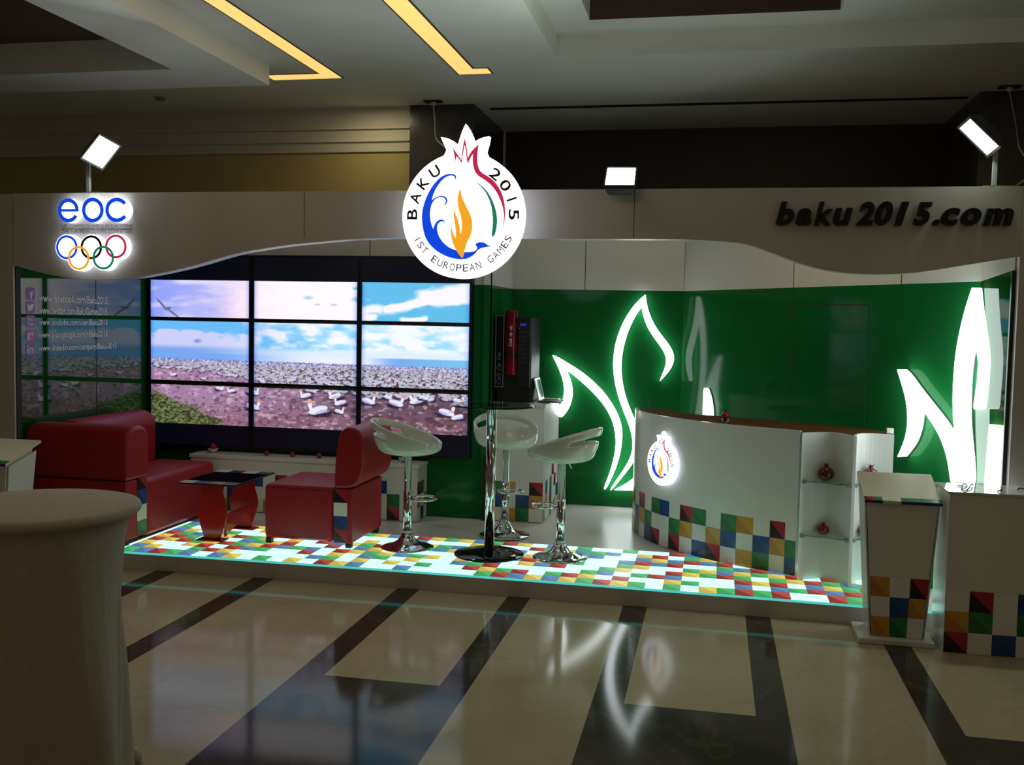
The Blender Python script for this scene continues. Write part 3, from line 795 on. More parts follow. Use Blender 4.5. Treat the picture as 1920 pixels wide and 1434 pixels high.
# --- bar stools
def stool_seat():
    mb = MB(); nt_, ns = 48, 14
    V = {}
    for i in range(nt_):
        th = 2*PI*i/nt_
        cb = (1-math.cos(th))/2          # 0 at the front (+x), 1 at the back
        for j in range(ns+1):
            s = j/ns
            rx = 0.205*math.sin(min(s*1.25, 1)*PI/2)**0.9
            bowl = 0.100*s**2.1*(0.64+0.36*cb)
            lift = (0.128*cb**0.95)*smst1(.52, 1.0, s)
            lean = -0.035*cb*smst1(.6, 1, s)
            r = rx*(1.0+0.04*s)
            z = bowl+lift
            V[i, j] = (r*math.cos(th)+lean, r*1.02*math.sin(th), z)
    idx = {}
    mb.v.append((0, 0, 0)); 
    for i in range(nt_):
        for j in range(1, ns+1):
            idx[i, j] = len(mb.v); mb.v.append(V[i, j])
    for i in range(nt_):
        i2 = (i+1) % nt_
        mb.f.append((0, idx[i, 1], idx[i2, 1])); mb.m.append(0)
        for j in range(1, ns):
            th = 2*PI*(i+.5)/nt_
            if abs(((th-PI+PI) % (2*PI))-PI) < 1.12 and j == 11: continue
            mb.f.append((idx[i, j], idx[i, j+1], idx[i2, j+1], idx[i2, j])); mb.m.append(0)
    return mb
def smst1(a, b, x):
    t = min(max((x-a)/(b-a), 0), 1); return t*t*(3-2*t)
t = thing('bar_stool', 'white plastic bar stool left of the glass bar table beside the red armchair', 'bar stool', (-2.046, 6.54, STG+0.0005), 0.05, 'white bar stools round the glass table')
st = stool_seat().build('seat', SEATW, t, local=True, smooth=True)
st.location = (0, 0, 0.672)
so = st.modifiers.new('thick', 'SOLIDIFY'); so.thickness = 0.022; so.offset = 1
sb = st.modifiers.new('round', 'SUBSURF'); sb.levels = 1; sb.render_levels = 2
MB().lathe([(0.0, 0.004), (0.182, 0.004), (0.186, 0.008), (0.184, 0.012), (0.15, 0.02), (0.10, 0.034), (0.066, 0.056), (0.045, 0.085), (0.034, 0.11)], seg=48).build('base', CHROME, t, local=True, smooth=True)
MB().lathe([(0.034, 0.10), (0.036, 0.125), (0.030, 0.128)], seg=24).build('collar', STEEL, t, local=True)
MB().lathe([(0.029, 0.1), (0.029, 0.40), (0.0245, 0.402), (0.0245, 0.672)], seg=24).build('pole', CHROME, t, local=True, smooth=True)
pts = [(0.03+0.085*(1-math.cos(a)), 0.095*math.sin(a), 0.352) for a in [2*PI*k/32 for k in range(32)]]
MB().tube(pts, 0.0085, 10, closed=True).build('footrest', CHROME, t, local=True, smooth=True)
MB().tube([(0.02, -0.02, 0.66), (-0.03, -0.07, 0.635), (-0.045, -0.085, 0.60)], 0.004, 8).build('height_lever', CHROME, t, local=True, smooth=True)
MB().lathe([(0.055, 0.655), (0.055, 0.676)], seg=20).build('seat_plate', DGREY, t, local=True)
dup(t, (-0.97, 6.53, STG+0.0005), PI-0.12, 'white plastic bar stool right of the glass bar table with its back to the desk')
dup(t, (-1.476, 7.12, STG+0.0005), -PI/2+0.5, 'white plastic bar stool behind the glass bar table in front of the coffee counter')

# --- glass bar table
t = thing('bar_table', 'tall round glass bar table on a chrome column', 'bar table', (-1.452, 6.5, STG))
MB().lathe([(0.0, 0.001), (0.235, 0.001), (0.24, 0.006), (0.235, 0.012), (0.12, 0.020), (0.05, 0.032), (0.0, 0.034)], (-1.452, 6.5, STG), 56).build('base', BLACKG, t, smooth=True)
MB().lathe([(0.034, 0.03), (0.034, 1.008)], (-1.452, 6.5, STG), 32).build('column', CHROME, t, smooth=True)
MB().lathe([(0.11, 1.006), (0.11, 1.014), (0.0, 1.014)], (-1.452, 6.5, STG), 32).build('top_plate', CHROME, t)
TGLASS = mat('grey_green_glass', (0.30, 0.52, 0.46), 0.02, trans=1.0, ior=1.4)
MB().lathe([(0.0, 1.0145), (0.285, 1.0145), (0.29, 1.02), (0.285, 1.0255), (0.0, 1.0255)], (-1.442, 6.5, STG), 64).build('tabletop', TGLASS, t, smooth=False)

# --- low cabinet below the screens
def front_checker(mb, x0, y, z0, wd, ht, keys, n=-0.0015):
    for j, row in enumerate(keys):
        for i, k in enumerate(row):
            if k == '.': continue
            checker_cell(mb, (x0+i*wd, y+n, z0+j*ht), (x0+(i+1)*wd, y+n, z0+j*ht), (x0+(i+1)*wd, y+n, z0+(j+1)*ht), (x0+i*wd, y+n, z0+(j+1)*ht), k)
CBX0, CBX1, CBY0, CBY1, CBZ = -4.18, -2.18, 7.41, 7.67, 0.585
t = thing('low_cabinet', 'long low white cabinet with checkered base below the screens', 'cabinet', (-3.2, 7.54, STG))
MB().box(CBX0, CBX1-0.06, CBY0, CBY1, STG+0.001, 0.535).build('body', WHITE, t)
MB().box(CBX0-0.01, CBX1-0.05, CBY0-0.008, CBY1, 0.536, CBZ-0.02).build('top', WHITE, t, bevel=0.003)
mb = MB()
keys = ('WWYGWWYWBWWYGWRWRWW', 'BWWBYWWGWRWBWYWWGW', 'WWWWWBWRWWBWWGWBWW')
front_checker(mb, CBX0+0.01, CBY0, STG+0.004, 0.105, 0.103, [k[:18] for k in keys])
mb.build('checker_print', CHK, t, fix=False)
mb = MB()
for j, row in enumerate(('WBW', 'YWY', 'RGW')):
    for i, k in enumerate(row):
        f = lambda u, v: (CBX1-0.0585, CBY0+u, STG+0.004+v)
        checker_cell(mb, f(i*.085, j*.103), f((i+1)*.085, j*.103), f((i+1)*.085, (j+1)*.103), f(i*.085, (j+1)*.103), k)
mb.build('checker_print', CHK, t, fix=False)

# --- pomegranate ornaments
def pome_parts(t, r, saucer=0.0, crystal=False, mbody=POME):
    z = 0.0
    if saucer:
        MB().lathe([(0.0, 0.0), (saucer*.45, 0.0), (saucer*.4, 0.012), (saucer*.7, 0.018), (saucer, 0.034), (saucer*.96, 0.036), (saucer*.5, 0.024), (0, 0.022)], seg=28).build('stand', GLASS if crystal else CERAM, t, local=True, smooth=True)
        z = 0.023
    pr = [(0.0, 0.0)]
    for k in range(1, 15):
        a = -PI/2+PI*k/15
        pr.append((r*math.cos(a), r*0.92+r*0.92*math.sin(a)))
    pr += [(r*.28, r*1.86), (r*.25, r*2.0)]
    pr[-3] = (r*.36, r*1.78)
    MB().lathe([(a, b+z) for a, b in pr], seg=28).build('fruit', mbody, t, local=True, smooth=True)
    mb = MB(); n = 6
    for k in range(n):
        a0 = 2*PI*k/n; a1 = 2*PI*(k+1)/n; am = (a0+a1)/2
        q = lambda a, rr, zz: (rr*math.cos(a), rr*math.sin(a), zz+z)
        mb.face((q(a0, r*.25, r*1.97), q(a1, r*.25, r*1.97), q(am, r*.46, r*2.32)))
        mb.face((q(a1, r*.23, r*1.97), q(a0, r*.23, r*1.97), q(am, r*.45, r*2.315)))
    mb.build('crown', POMED, t, local=True, fix=False)
CT = CBZ-0.0195
def cabp(px): return onY(px, 862, 7.50).x
pg = 'red ceramic pomegranates about the booth'
t = thing('pomegranate_ornament', 'red pomegranate on a white stand at the left end of the low cabinet', 'ornament', (cabp(397.5), 7.52, CT), group=pg)
pome_parts(t, 0.028, 0.045)
dup(t, (cabp(757), 7.50, CT), label='red pomegranate on a white stand behind the left bar stool pole')
t = thing('pomegranate_ornament', 'small red pomegranate on the low cabinet nearest the coffee table', 'ornament', (cabp(500), 7.50, CT), group=pg)
pome_parts(t, 0.022)
dup(t, (cabp(548.5), 7.50, CT), label='small red pomegranate on the low cabinet, middle of the three small ones')
dup(t, (cabp(598.5), 7.50, CT), label='small red pomegranate on the low cabinet just left of the armchair back')

# --- coffee counter, coffee machine, laptop
CX0, CX1, CY0, CY1, CZT = -1.722, -1.285, 7.655, 8.40, 1.05
t = thing('coffee_counter', 'tall white counter with checkered base carrying the coffee machine', 'counter', (-1.5, 8.0, STG))
MB().box(CX0, CX1, CY0, CY1, STG+0.001, CZT-0.022).build('body', WHITE, t)
MB().box(CX0-0.004, CX1+0.008, CY0-0.01, CY1+0.005, CZT-0.021, CZT).build('top', WHITE, t, bevel=0.003)
mb = MB()
front_checker(mb, CX0, CY0, STG+0.004, 0.109, 0.105, ('WYGW', 'BWBY', 'GYWR', 'W...'))
for j, row in enumerate(('GWWBWYW', 'WYWBWWG', 'WBWGWRW', '.WW.RWW')):
    for i, k in enumerate(row):
        if k == '.': continue
        f = lambda u, v: (CX1+0.0015, CY0+u, STG+0.004+v)
        checker_cell(mb, f(i*.105, j*.105), f((i+1)*.105, j*.105), f((i+1)*.105, (j+1)*.105), f(i*.105, (j+1)*.105), k)
mb.build('checker_print', CHK, t, fix=False)

MY = 7.80
t = thing('coffee_machine', 'black coffee machine with a red central column on the white counter', 'coffee machine', (-1.57, 8.0, CZT))
MB().box(-1.715, -1.43, MY+0.02, 8.22, CZT+0.001, 1.735).build('body', BLACK, t, bevel=0.01)
MB().box(-1.72, -1.652, MY-0.005, MY+0.03, CZT+0.12, 1.745).build('side_panel', BLACKG, t, bevel=0.004)
fr = MB()
for a, b, c_, d in ((-1.72, -1.717, CZT+.12, 1.745), (-1.655, -1.652, CZT+.12, 1.745), (-1.72, -1.652, CZT+.12, CZT+.123), (-1.72, -1.652, 1.742, 1.745)):
    fr.box(a, b, MY-0.007, MY-0.0045, c_, d)
fr.build('panel_border', mat('pale_line', (0.45, 0.42, 0.36), 0.4), t)
SCRIPT = mat('pale_script', (0.14, 0.14, 0.17), 0.4)
def vtext(s, x, z0, length, height, y, m, par, bold=0.0, shear=0.25, nm='lettering'):
    V, F, sz = text_geo(s, length, height, shear=shear, bold=bold)
    mb = MB(); add_geo(mb, V, F, lambda v: (x+height/2-v.y, y-v.z, z0+v.x)); mb.build(nm, m, par, fix=False)
vtext('Café De Vie', -1.69, CZT+0.14, 0.26, 0.036, MY-0.0065, SCRIPT, t, shear=0.4)
REDT = mat('red_gradient_plastic', (0.16, 0.003, 0.012), 0.18, noise=0.7, nscale=7)
MB().lathe([(0.0, CZT+.22), (0.052, CZT+.22), (0.052, 1.775), (0.048, 1.788), (0.0, 1.79)], (-1.597, MY+0.025, 0), 36).build('central_column', REDT, t, smooth=False)
vtext('Cafe de vie', -1.592, 1.50, 0.165, 0.026, MY-0.030, mat('white_print', (0.75, 0.7, 0.7), 0.4), t, bold=0.008)
mb = MB(); mb.tube([(-1.597+.022*math.cos(a), MY-0.029, 1.44+.028*math.sin(a)) for a in [2*PI*k/20 for k in range(20)]], 0.003, 6, closed=True)
mb.box(-1.619, -1.575, MY-0.031, MY-0.028, 1.438, 1.442)
mb.build('emblem', VDRK, t)
MB().box(-1.535, -1.438, MY-0.002, MY+0.03, CZT+0.12, 1.735).build('control_panel', BLACK, t, bevel=0.004)
MB().box(-1.522, -1.470, MY-0.004, MY-0.001, 1.665, 1.685).build('display', glow('blue_display', (0.02, 0.02, 0.35), 0.6), t)
for k in range(8): MB().box(-1.528, -1.47, MY-0.004, MY-0.001, 1.61-k*0.034, 1.618-k*0.034).build('button', DGREY, t)
MB().lathe([(0.006, 0), (0.006, 0.003)], (-1.525, MY-0.003, 1.645), 12).build('coin_light', mat('white_print', (0.75, 0.7, 0.7), 0.4), t)

t = thing('laptop', 'open silver laptop at the right end of the coffee counter', 'laptop', (-1.31, 7.95, CZT))
ALU = mat('silver_aluminium', (0.62, 0.63, 0.64), 0.35, metal=0.4)
MB().box(-1.375, -1.20, 7.86, 8.12, CZT+0.001, CZT+0.014).build('keyboard_base', mat('dark_aluminium', (0.06, 0.06, 0.065), 0.4), t, bevel=0.003)
a_ = Vector((-1.366, 7.865, CZT+0.016)); n_ = Vector((-0.042, 0.0, 0.175)); y_ = Vector((0.0, 0.25, 0)); th = Vector((-0.008, 0, 0))
MB().hexa([a_, a_+y_, a_+y_+th, a_+th, a_+n_, a_+y_+n_, a_+y_+n_+th, a_+n_+th]).build('lid', ALU, t)
q = lambda u, v: a_+y_*u+n_*v+Vector((0.0015, 0, 0))
MB().face((q(.07, .1), q(.93, .1), q(.93, .93), q(.07, .93))).build('screen', mat('dark_green_screen', (0.01, 0.02, 0.015), 0.1), t, fix=False)

# --- curved reception desk
DT = 1.045
base = [(-0.590, 7.80), (-0.566, 7.60), (-0.496, 7.394), (-0.364, 7.156), (-0.14, 6.905), (0.051, 6.745), (0.258, 6.615), (0.423, 6.545), (0.552, 6.475)]
arc = curve_pts([(x, y, 0) for x, y in base], 8)
L = [0.0]
for i in range(1, len(arc)): L.append(L[-1]+(arc[i]-arc[i-1]).length)
def on_arc(s):
    s = min(max(s, 0), L[-1]-1e-6)
    for i in range(1, len(L)):
        if L[i] >= s:
            k = (s-L[i-1])/(L[i]-L[i-1]); p = arc[i-1].lerp(arc[i], k); d = (arc[i]-arc[i-1]).normalized()
            return p, Vector((-d.y, d.x, 0))*-1
    return arc[-1], Vector((0, -1, 0))
NA = 64
SA = [L[-1]*i/NA for i in range(NA+1)]
t = thing('reception_desk', 'curved white reception desk with checkered base and shelf niches', 'reception desk', (0.1, 7.0, STG))
mb = MB(); th_ = 0.03
for i in range(NA):
    (p, n), (p2, n2) = on_arc(SA[i]), on_arc(SA[i+1])
    up = Vector((0, 0, 1))
    mb.hexa([p+up*(STG+.001), p2+up*(STG+.001), p2-n2*th_+up*(STG+.001), p-n*th_+up*(STG+.001), p+up*DT, p2+up*DT, p2-n2*th_+up*DT, p-n*th_+up*DT])
bm_ = mb.build('front_panel', WHITE, t)
# drop the internal walls of the strip
mb = MB()
ch = 0.1105
bnd = (.03, .15, .267, .383, .499, .615, .727, .836, .952, 1.074, 1.195, 1.317, 1.437, 1.557, 1.669, 1.772, 1.846)
colsk = ('BWY', 'YWY', 'GBW', 'WYR', 'BGW', 'RWG', 'WWB', 'RGW', 'WYR', 'BWG', 'RYW', 'WBG', 'YWY', 'GBW', 'WYR', 'BGW')
SUB = 4
for i, kk in enumerate(colsk):
    for j, k in enumerate(kk):
        if k == 'W': continue
        for q_ in range(SUB):
            s0 = bnd[i]+(bnd[i+1]-bnd[i])*q_/SUB; s1 = bnd[i]+(bnd[i+1]-bnd[i])*(q_+1)/SUB
            (p, n), (p2, n2) = on_arc(s0), on_arc(s1)
            p = p+n*.0015; p2 = p2+n2*.0015
            z0 = STG+.003+j*ch; z1 = z0+ch
            za = z1-ch*q_/SUB; zb = z1-ch*(q_+1)/SUB
            up = Vector((0, 0, 1))
            if zb > z0+1e-6: mb.face((p+up*z0, p2+up*z0, p2+up*zb, p+up*za), CI[k]+1)
            else: mb.face((p+up*z0, p2+up*z0, p+up*za), CI[k]+1)
            if za < z1-1e-6: mb.face((p+up*za, p2+up*zb, p2+up*z1, p+up*z1), CI[k])
            else: mb.face((p+up*z1, p2+up*zb, p2+up*z1), CI[k])
mb.build('checker_print', CHK, t, fix=False)
# brown worktop
inner = [on_arc(s)[0]-on_arc(s)[1]*th_ for s in SA]
outer2 = [on_arc(s)[0]-on_arc(s)[1]*(0.26+0.30*smst1(0.2, 1.3, s)) for s in SA]
mb = MB()
for i in range(NA):
    a, b, c_, d = inner[i], inner[i+1], outer2[i+1], outer2[i]
    up = Vector((0, 0, 1))
    mb.hexa([a+up*(DT-.03), b+up*(DT-.03), c_+up*(DT-.03), d+up*(DT-.03), a+up*(DT-.002), b+up*(DT-.002), c_+up*(DT-.002), d+up*(DT-.002)])
pass
wt_mb = mb
# concave niche panels
SHY = mat('niche_white', (0.70, 0.71, 0.68), 0.3)
def niche(a, b, sag, nseg=14):
    a = Vector((*a, 0)); b = Vector((*b, 0)); d = (b-a); n = Vector((d.y, -d.x, 0)).normalized()
    return [a+d*(i/nseg)-n*(sag*math.sin(PI*i/nseg)) for i in range(nseg+1)], n
N1, nn1 = niche((0.556, 6.37), (0.852, 6.285), 0.13)
N2, nn2 = niche((0.866, 6.30), (1.115, 6.48), 0.10)
edge = [p-nn1*.022 for p in N1]+[p-nn2*.022 for p in N2]
edge = edge[:14]+edge[16:]
bk = [(1.125, 6.62), (1.02, 6.80), (0.86, 6.97), (0.76, 6.98), (0.66, 6.80), (0.575, 6.52)]
wt_mb.prism([(p.x, p.y, DT-.03) for p in edge]+[(x, y, DT-.03) for x, y in bk], (0, 0, 0.0285))
wt_mb.build('worktop', BROWN, t)
MB().box(1.085, 1.125, 6.56, 6.60, DT-.0025, DT+.03).build('end_block', WHITE, t)
for Np, nn in ((N1, nn1), (N2, nn2)):
    mb = MB()
    for i in range(len(Np)-1):
        a, b = Np[i], Np[i+1]; up = Vector((0, 0, 1))
        mb.hexa([a+up*(STG+.001), b+up*(STG+.001), b-nn*.02+up*(STG+.001), a-nn*.02+up*(STG+.001), a+up*DT, b+up*DT, b-nn*.02+up*DT, a-nn*.02+up*DT])
    mb.build('niche_panel', SHY, t)
    for z in (0.735, 0.395):
        poly = [p+nn*.004 for p in Np[1:-1]]
        sh = MB().prism([(p.x, p.y, z) for p in poly], (0, 0, 0.007)).build('glass_shelf', mat('pale_green_glass', (0.72, 0.93, 0.86), 0.03, trans=0.92, ior=1.45), t)
        for p in (poly[0]+nn*.006, poly[-1]+nn*.006): MB().box(p.x-.012, p.x+.012, p.y-.012, p.y+.012, z-.008, z+.014).build('shelf_clip', STEEL, sh, bevel=0.003)
mb = MB(); mb.box(0.850, 0.868, 6.282, 6.302, STG+.001, DT); mb.build('edge_post', SHY, t)
shp = []
def nmid(Np, nn, k=0.5):
    i = int(k*(len(Np)-1)); c_ = (Np[0]+Np[-1])/2; return Np[i].lerp(c_, 0.45)
a1 = onY(1549, 890, 6.41); b1 = onY(1544, 985, 6.41)
t = thing('pomegranate_ornament', 'dark red pomegranate on the upper shelf of the left desk niche', 'ornament', (a1.x, 6.42, 0.7425), group=pg)
pome_parts(t, 0.050, mbody=mat('dark_red_ceramic', (0.10, 0.004, 0.008), 0.15, coat=0.3))
a2 = onY(1632, 890, 6.45)
dup(t, (a2.x, 6.45, 0.7425), label='dark red pomegranate on the upper shelf of the right desk niche')
t = thing('pomegranate_ornament', 'bright red pomegranate on the lower shelf of the left desk niche', 'ornament', (b1.x, 6.42, 0.4025), group=pg)
pome_parts(t, 0.037)
b2 = onY(1619, 985, 6.45)
dup(t, (b2.x+0.005, 6.45, 0.4025), label='red pomegranate half hidden by the lectern on the right niche lower shelf')
t = thing('pomegranate_ornament', 'red pomegranate in a glass dish on the reception desk top', 'ornament', (onY(1360, 775, 6.80).x, 6.80, DT-0.0015), group=pg)
pome_parts(t, 0.030, 0.036, crystal=True)

# ================================================================== LOGO SIGNS
def zpoly(P, cx=666, cy=833, r=516): return [((x-cx)/r, (cy-y)/r) for x, y in P]
LBLUE = [(597, 548), (609, 530), (605, 508), (585, 496), (545, 493), (500, 505), (455, 535), (410, 585), (370, 650), (340, 720), (322, 790), (318, 850), (325, 920), (345, 1000), (380, 1060), (430, 1110), (490, 1147), (560, 1177), (630, 1190), (680, 1190), (725, 1180), (775, 1148), (800, 1112), (835, 1095), (880, 1088), (912, 1082), (882, 1074), (865, 1060), (845, 1050), (822, 1050), (805, 1048), (800, 1056), (780, 1056), (786, 1066), (772, 1070), (790, 1084), (795, 1104), (772, 1124), (725, 1132), (670, 1130), (610, 1115), (555, 1095), (505, 1055), (470, 1008), (452, 960), (450, 918), (464, 892), (490, 878), (512, 884), (523, 902), (518, 880), (500, 866), (475, 864), (448, 880), (430, 905), (417, 942), (400, 900), (388, 840), (390, 785), (402, 735), (430, 698), (468, 682), (505, 686), (524, 708), (516, 736), (494, 750), (522, 744), (538, 715), (528, 684), (495, 670), (450, 676), (402, 706), (412, 665), (440, 605), (480, 550), (520, 518), (560, 506), (586, 511), (599, 528)]
LFLAME = [(643, 610), (650, 650), (665, 700), (700, 765), (735, 830), (751, 890), (750, 950), (735, 1000), (710, 1045), (692, 1100), (684, 1150), (672, 1186), (650, 1162), (615, 1115), (587, 1060), (571, 1000), (566, 950), (571, 912), (582, 960), (596, 998), (609, 1016), (613, 980), (606, 920), (596, 870), (588, 820), (594, 775), (606, 820), (626, 860), (640, 910), (648, 960), (652, 983), (660, 950), (662, 900), (655, 850), (635, 790), (622, 730), (622, 670)]
LRED = [(791, 260), (786, 300), (780, 360), (785, 420), (800, 465), (830, 495), (880, 520), (930, 560), (975, 620), (1005, 690), (1020, 760), (1023, 830), (1018, 880), (1000, 948), (1011, 880), (1013, 830), (1003, 770), (978, 700), (938, 630), (888, 575), (838, 540), (790, 512), (763, 480), (748, 430), (742, 385), (745, 335), (722, 370), (703, 416), (692, 370), (682, 290), (672, 262), (662, 330), (650, 414), (632, 380), (607, 352), (600, 380), (589, 412), (595, 372), (574, 283), (610, 330), (640, 372), (648, 385), (655, 300), (672, 205), (690, 275), (702, 368), (722, 325), (755, 290)]
LGREEN = [(763, 556), (810, 580), (860, 625), (905, 690), (940, 770), (957, 850), (956, 920), (942, 985), (920, 1011), (912, 995), (918, 940), (922, 880), (915, 800), (895, 720), (860, 650), (820, 600)]
CROWN = [(519, 302), (470, 194), (530, 205), (580, 230), (617, 258), (630, 210), (650, 150), (678, 91), (705, 130), (735, 190), (750, 240), (795, 214), (840, 200), (878, 194), (868, 250), (850, 316)]
def logo_sign(t, Rr, thick, textured=True):
    """round sign in local XZ, facing -Y, back at y=0"""
    cr = [((x-666)/516, (833-y)/516) for x, y in CROWN]
    a0 = math.atan2(cr[-1][1], cr[-1][0]); a1 = math.atan2(cr[0][1], cr[0][0])
    ring = []
    n = 90
    for k in range(1, n):
        a = a0-(2*PI-(a1-a0))*k/n
        ring.append((math.cos(a)*1.0, math.sin(a)*1.0))
    out = [(x, z) for x, z in cr]+ring
    pts = [(x*Rr, -thick, z*Rr) for x, z in out]
    mb = MB(); mb.prism(pts, (0, thick, 0), 0, 1)
    mb.build('illuminated_body', [LOGOW, LOGOS], t, local=True)
    for nm, pl, m, sh in (('blue_wave_emblem', LBLUE, BLUE, 100), ('flame_emblem', LFLAME, VORG, 60), ('red_petal_emblem', LRED, VRED, 95), ('green_leaf_emblem', LGREEN, VGRN, 60)):
        pp = [Vector((x, z)) for x, z in zpoly(pl)]
        pp = smooth_poly(pp, 1 if m is VRED else 2, sh)
        y = -thick-(0.004 if nm == 'flame_emblem' else 0.002)*max(Rr/0.37, .5)
        MB().prism([(p.x*Rr, y, p.y*Rr) for p in pp], (0, 0.001, 0)).build(nm, m, t, local=True)
    mb = MB()
    def arc_text(s, ang0, ang1, rad, h, wch, inward=False, bold=0.0):
        n = len(s)
        for i, ch in enumerate(s):
            if ch == ' ': continue
            a = ang0+(ang1-ang0)*(i/(n-1))
            V, F, sz = text_geo(ch, None, h, bold=bold)
            sx = 1.0
            tgt = wch*(0.28 if ch in '1I' else 1.0)
            if sz[0] > 1e-6 and ch not in '1I': sx = tgt/sz[0]
            V = [Vector(((v.x-sz[0]/2)*sx, v.y-h/2, v.z)) for v in V]
            rot = a-PI/2 if not inward else a+PI/2
            c_, s_ = math.cos(rot), math.sin(rot)
            cx, cz = rad*math.cos(a), rad*math.sin(a)
            add_geo(mb, V, F, lambda v: ((cx+v.x*c_-v.y*s_)*Rr, -thick-0.002*max(Rr/0.37, .5), (cz+v.x*s_+v.y*c_)*Rr))
    arc_text('BAKU', R(178.5), R(124), 0.835, 0.17, 0.165, bold=0.016)
    arc_text('2015', R(51), R(1), 0.83, 0.17, 0.165, bold=0.016)
    arc_text('1ST EUROPEAN GAMES', R(207), R(334), 0.83, 0.115, 0.085, inward=True, bold=0.001)
    mb.build('lettering', VDRK, t, local=True, fix=False)
LY = 5.72
lc = onY(867.5, 404, LY)
t = thing('round_logo_sign', 'large round backlit pomegranate-shaped sign hung in front of the fascia', 'sign', (lc.x, LY+0.05, lc.z))
logo_sign(t, 0.371, 0.05)
mb = MB()
for dx in (-0.2, 0.2): mb.box(dx-.02, dx+.02, 0.0005, FY-LY-0.0505, -0.02, 0.10)
mb.box(-.25, .25, 0.0005, 0.02, 0.02, 0.06)
mb.build('wall_bracket', DGREY, t, local=True)
# small one on the desk front
s_best = min(SA, key=lambda s: abs((Vector((on_arc(s)[0].x, on_arc(s)[0].y, 0))-onY(1250, 860, on_arc(s)[0].y)).x))
p, n = on_arc(s_best)
ang = math.atan2(n.y, n.x)+PI/2
zc = onY(1250, 868, p.y).z
t = thing('round_logo_sign', 'small round backlit pomegranate-shaped sign on the curved desk front', 'sign', (p.x+n.x*.012, p.y+n.y*.012, zc), ang)
logo_sign(t, 0.158, 0.03)

# --- olympic committee sign on the fascia, left
def fpt(px, py, y=FY): return onY(px, py, y)
t = thing('committee_sign', 'backlit sign of three blue letters above five coloured rings on the fascia', 'sign', (fpt(175, 440).x, FY, fpt(175, 440).z))
TH = 0.05
def Ez(x, y): p = onY(x/3.983, 330+y/3.983, FY-TH); return p
def stroke_ring(cx, cz, rx, rz, wd, a0, a1, y0, y1, mb, n=40, mi=0, side=None):
    closed = abs(a1-a0) >= 2*PI-1e-6
    A = [a0+(a1-a0)*k/n for k in range(n if closed else n+1)]
    O = [(cx+rx*math.cos(a), cz+rz*math.sin(a)) for a in A]; I = [(cx+(rx-wd)*math.cos(a), cz+(rz-wd)*math.sin(a)) for a in A]
    m = len(A)
    for k in range(m if closed else m-1):
        j = (k+1) % m
        a, b, c_, d = O[k], O[j], I[j], I[k]
        mb.face(((a[0], y0, a[1]), (b[0], y0, b[1]), (c_[0], y0, c_[1]), (d[0], y0, d[1])), mi)
        sd = mi if side is None else side
        mb.face(((a[0], y0, a[1]), (a[0], y1, a[1]), (b[0], y1, b[1]), (b[0], y0, b[1])), sd)
        mb.face(((d[0], y0, d[1]), (c_[0], y0, c_[1]), (c_[0], y1, c_[1]), (d[0], y1, d[1])), sd)
    if not closed:
        for k in (0, m-1):
            mb.face(((O[k][0], y0, O[k][1]), (I[k][0], y0, I[k][1]), (I[k][0], y1, I[k][1]), (O[k][0], y1, O[k][1])), mi if side is None else side)
EOCW = glow('sign_white_rim', (0.84, 0.89, 1.0), 1.6)
u = 1/3.983*FY/FPX*1.04
for nm, (xa, xb, ya, yb), kind in (('letter', (433, 588, 165, 347), 'e'), ('letter', (612, 774, 160, 347), 'o'), ('letter', (786, 945, 160, 345), 'c')):
    a = Ez(xa, yb); b = Ez(xb, ya)
    cx, cz = (a.x+b.x)/2, (a.z+b.z)/2; rx, rz = (b.x-a.x)/2, (b.z-a.z)/2
    if kind == 'c':
        b = Ez(960, ya); cx = (a.x+b.x)/2; rx = (b.x-a.x)/2
    a0, a1 = {'e': (0.0, 2*PI-0.52), 'o': (0, 2*PI), 'c': (0.62, 2*PI-0.62)}[kind]
    mb = MB(); wd = 0.026
    stroke_ring(cx, cz, rx, rz, wd, a0, a1, FY-TH, FY-0.003, mb, 48, 0, 1)
    if kind == 'e':
        mb.box(cx-rx+wd*.6, cx+rx-0.001, FY-TH+.0005, FY-0.003, cz-0.009, cz+0.009, 1); mb.box(cx-rx+wd*.6, cx+rx-0.001, FY-TH-.0002, FY-TH+.0004, cz-0.009, cz+0.009, 0)
    # lit tray behind the stroke
    mb.prism([(cx+rx*math.cos(k*PI/24), FY-0.004, cz+rz*math.sin(k*PI/24)) for k in range(48)], (0, 0.0035, 0), 1)
    lo_ = mb.build('letter', [BLUE, EOCW], t, fix=False)
for s, ya, yb in (('LES COMITES OLYMPIQUES EUROPEENS', 360, 388), ('THE EUROPEAN OLYMPIC COMMITTEES', 399, 427)):
    a = onY(466/3.983, 330+yb/3.983, FY); b = onY(986/3.983, 330+ya/3.983, FY)
    V, F, sz = text_geo(s, b.x-a.x, b.z-a.z, bold=-0.012)
    mb = MB(); add_geo(mb, V, F, lambda v: (a.x+v.x, FY-0.0015, a.z+v.y)); mb.build('lettering', VDRK, t, fix=False)
a = onY(466/3.983, 330+394/3.983, FY); b = onY(986/3.983, 330+394/3.983, FY)
MB().box(a.x, b.x, FY-0.0015, FY-0.0005, a.z-0.0012, a.z+0.0012).build('rule_line', VDRK, t)
RC = ((500, 532, BLUE, 'blue ring', 0), (683, 532, VDRK, 'black ring', 0), (866, 526, VRED, 'red ring', 0), (591, 612, VORG, 'orange ring', 1), (774, 610, VGRN, 'green ring', 1))
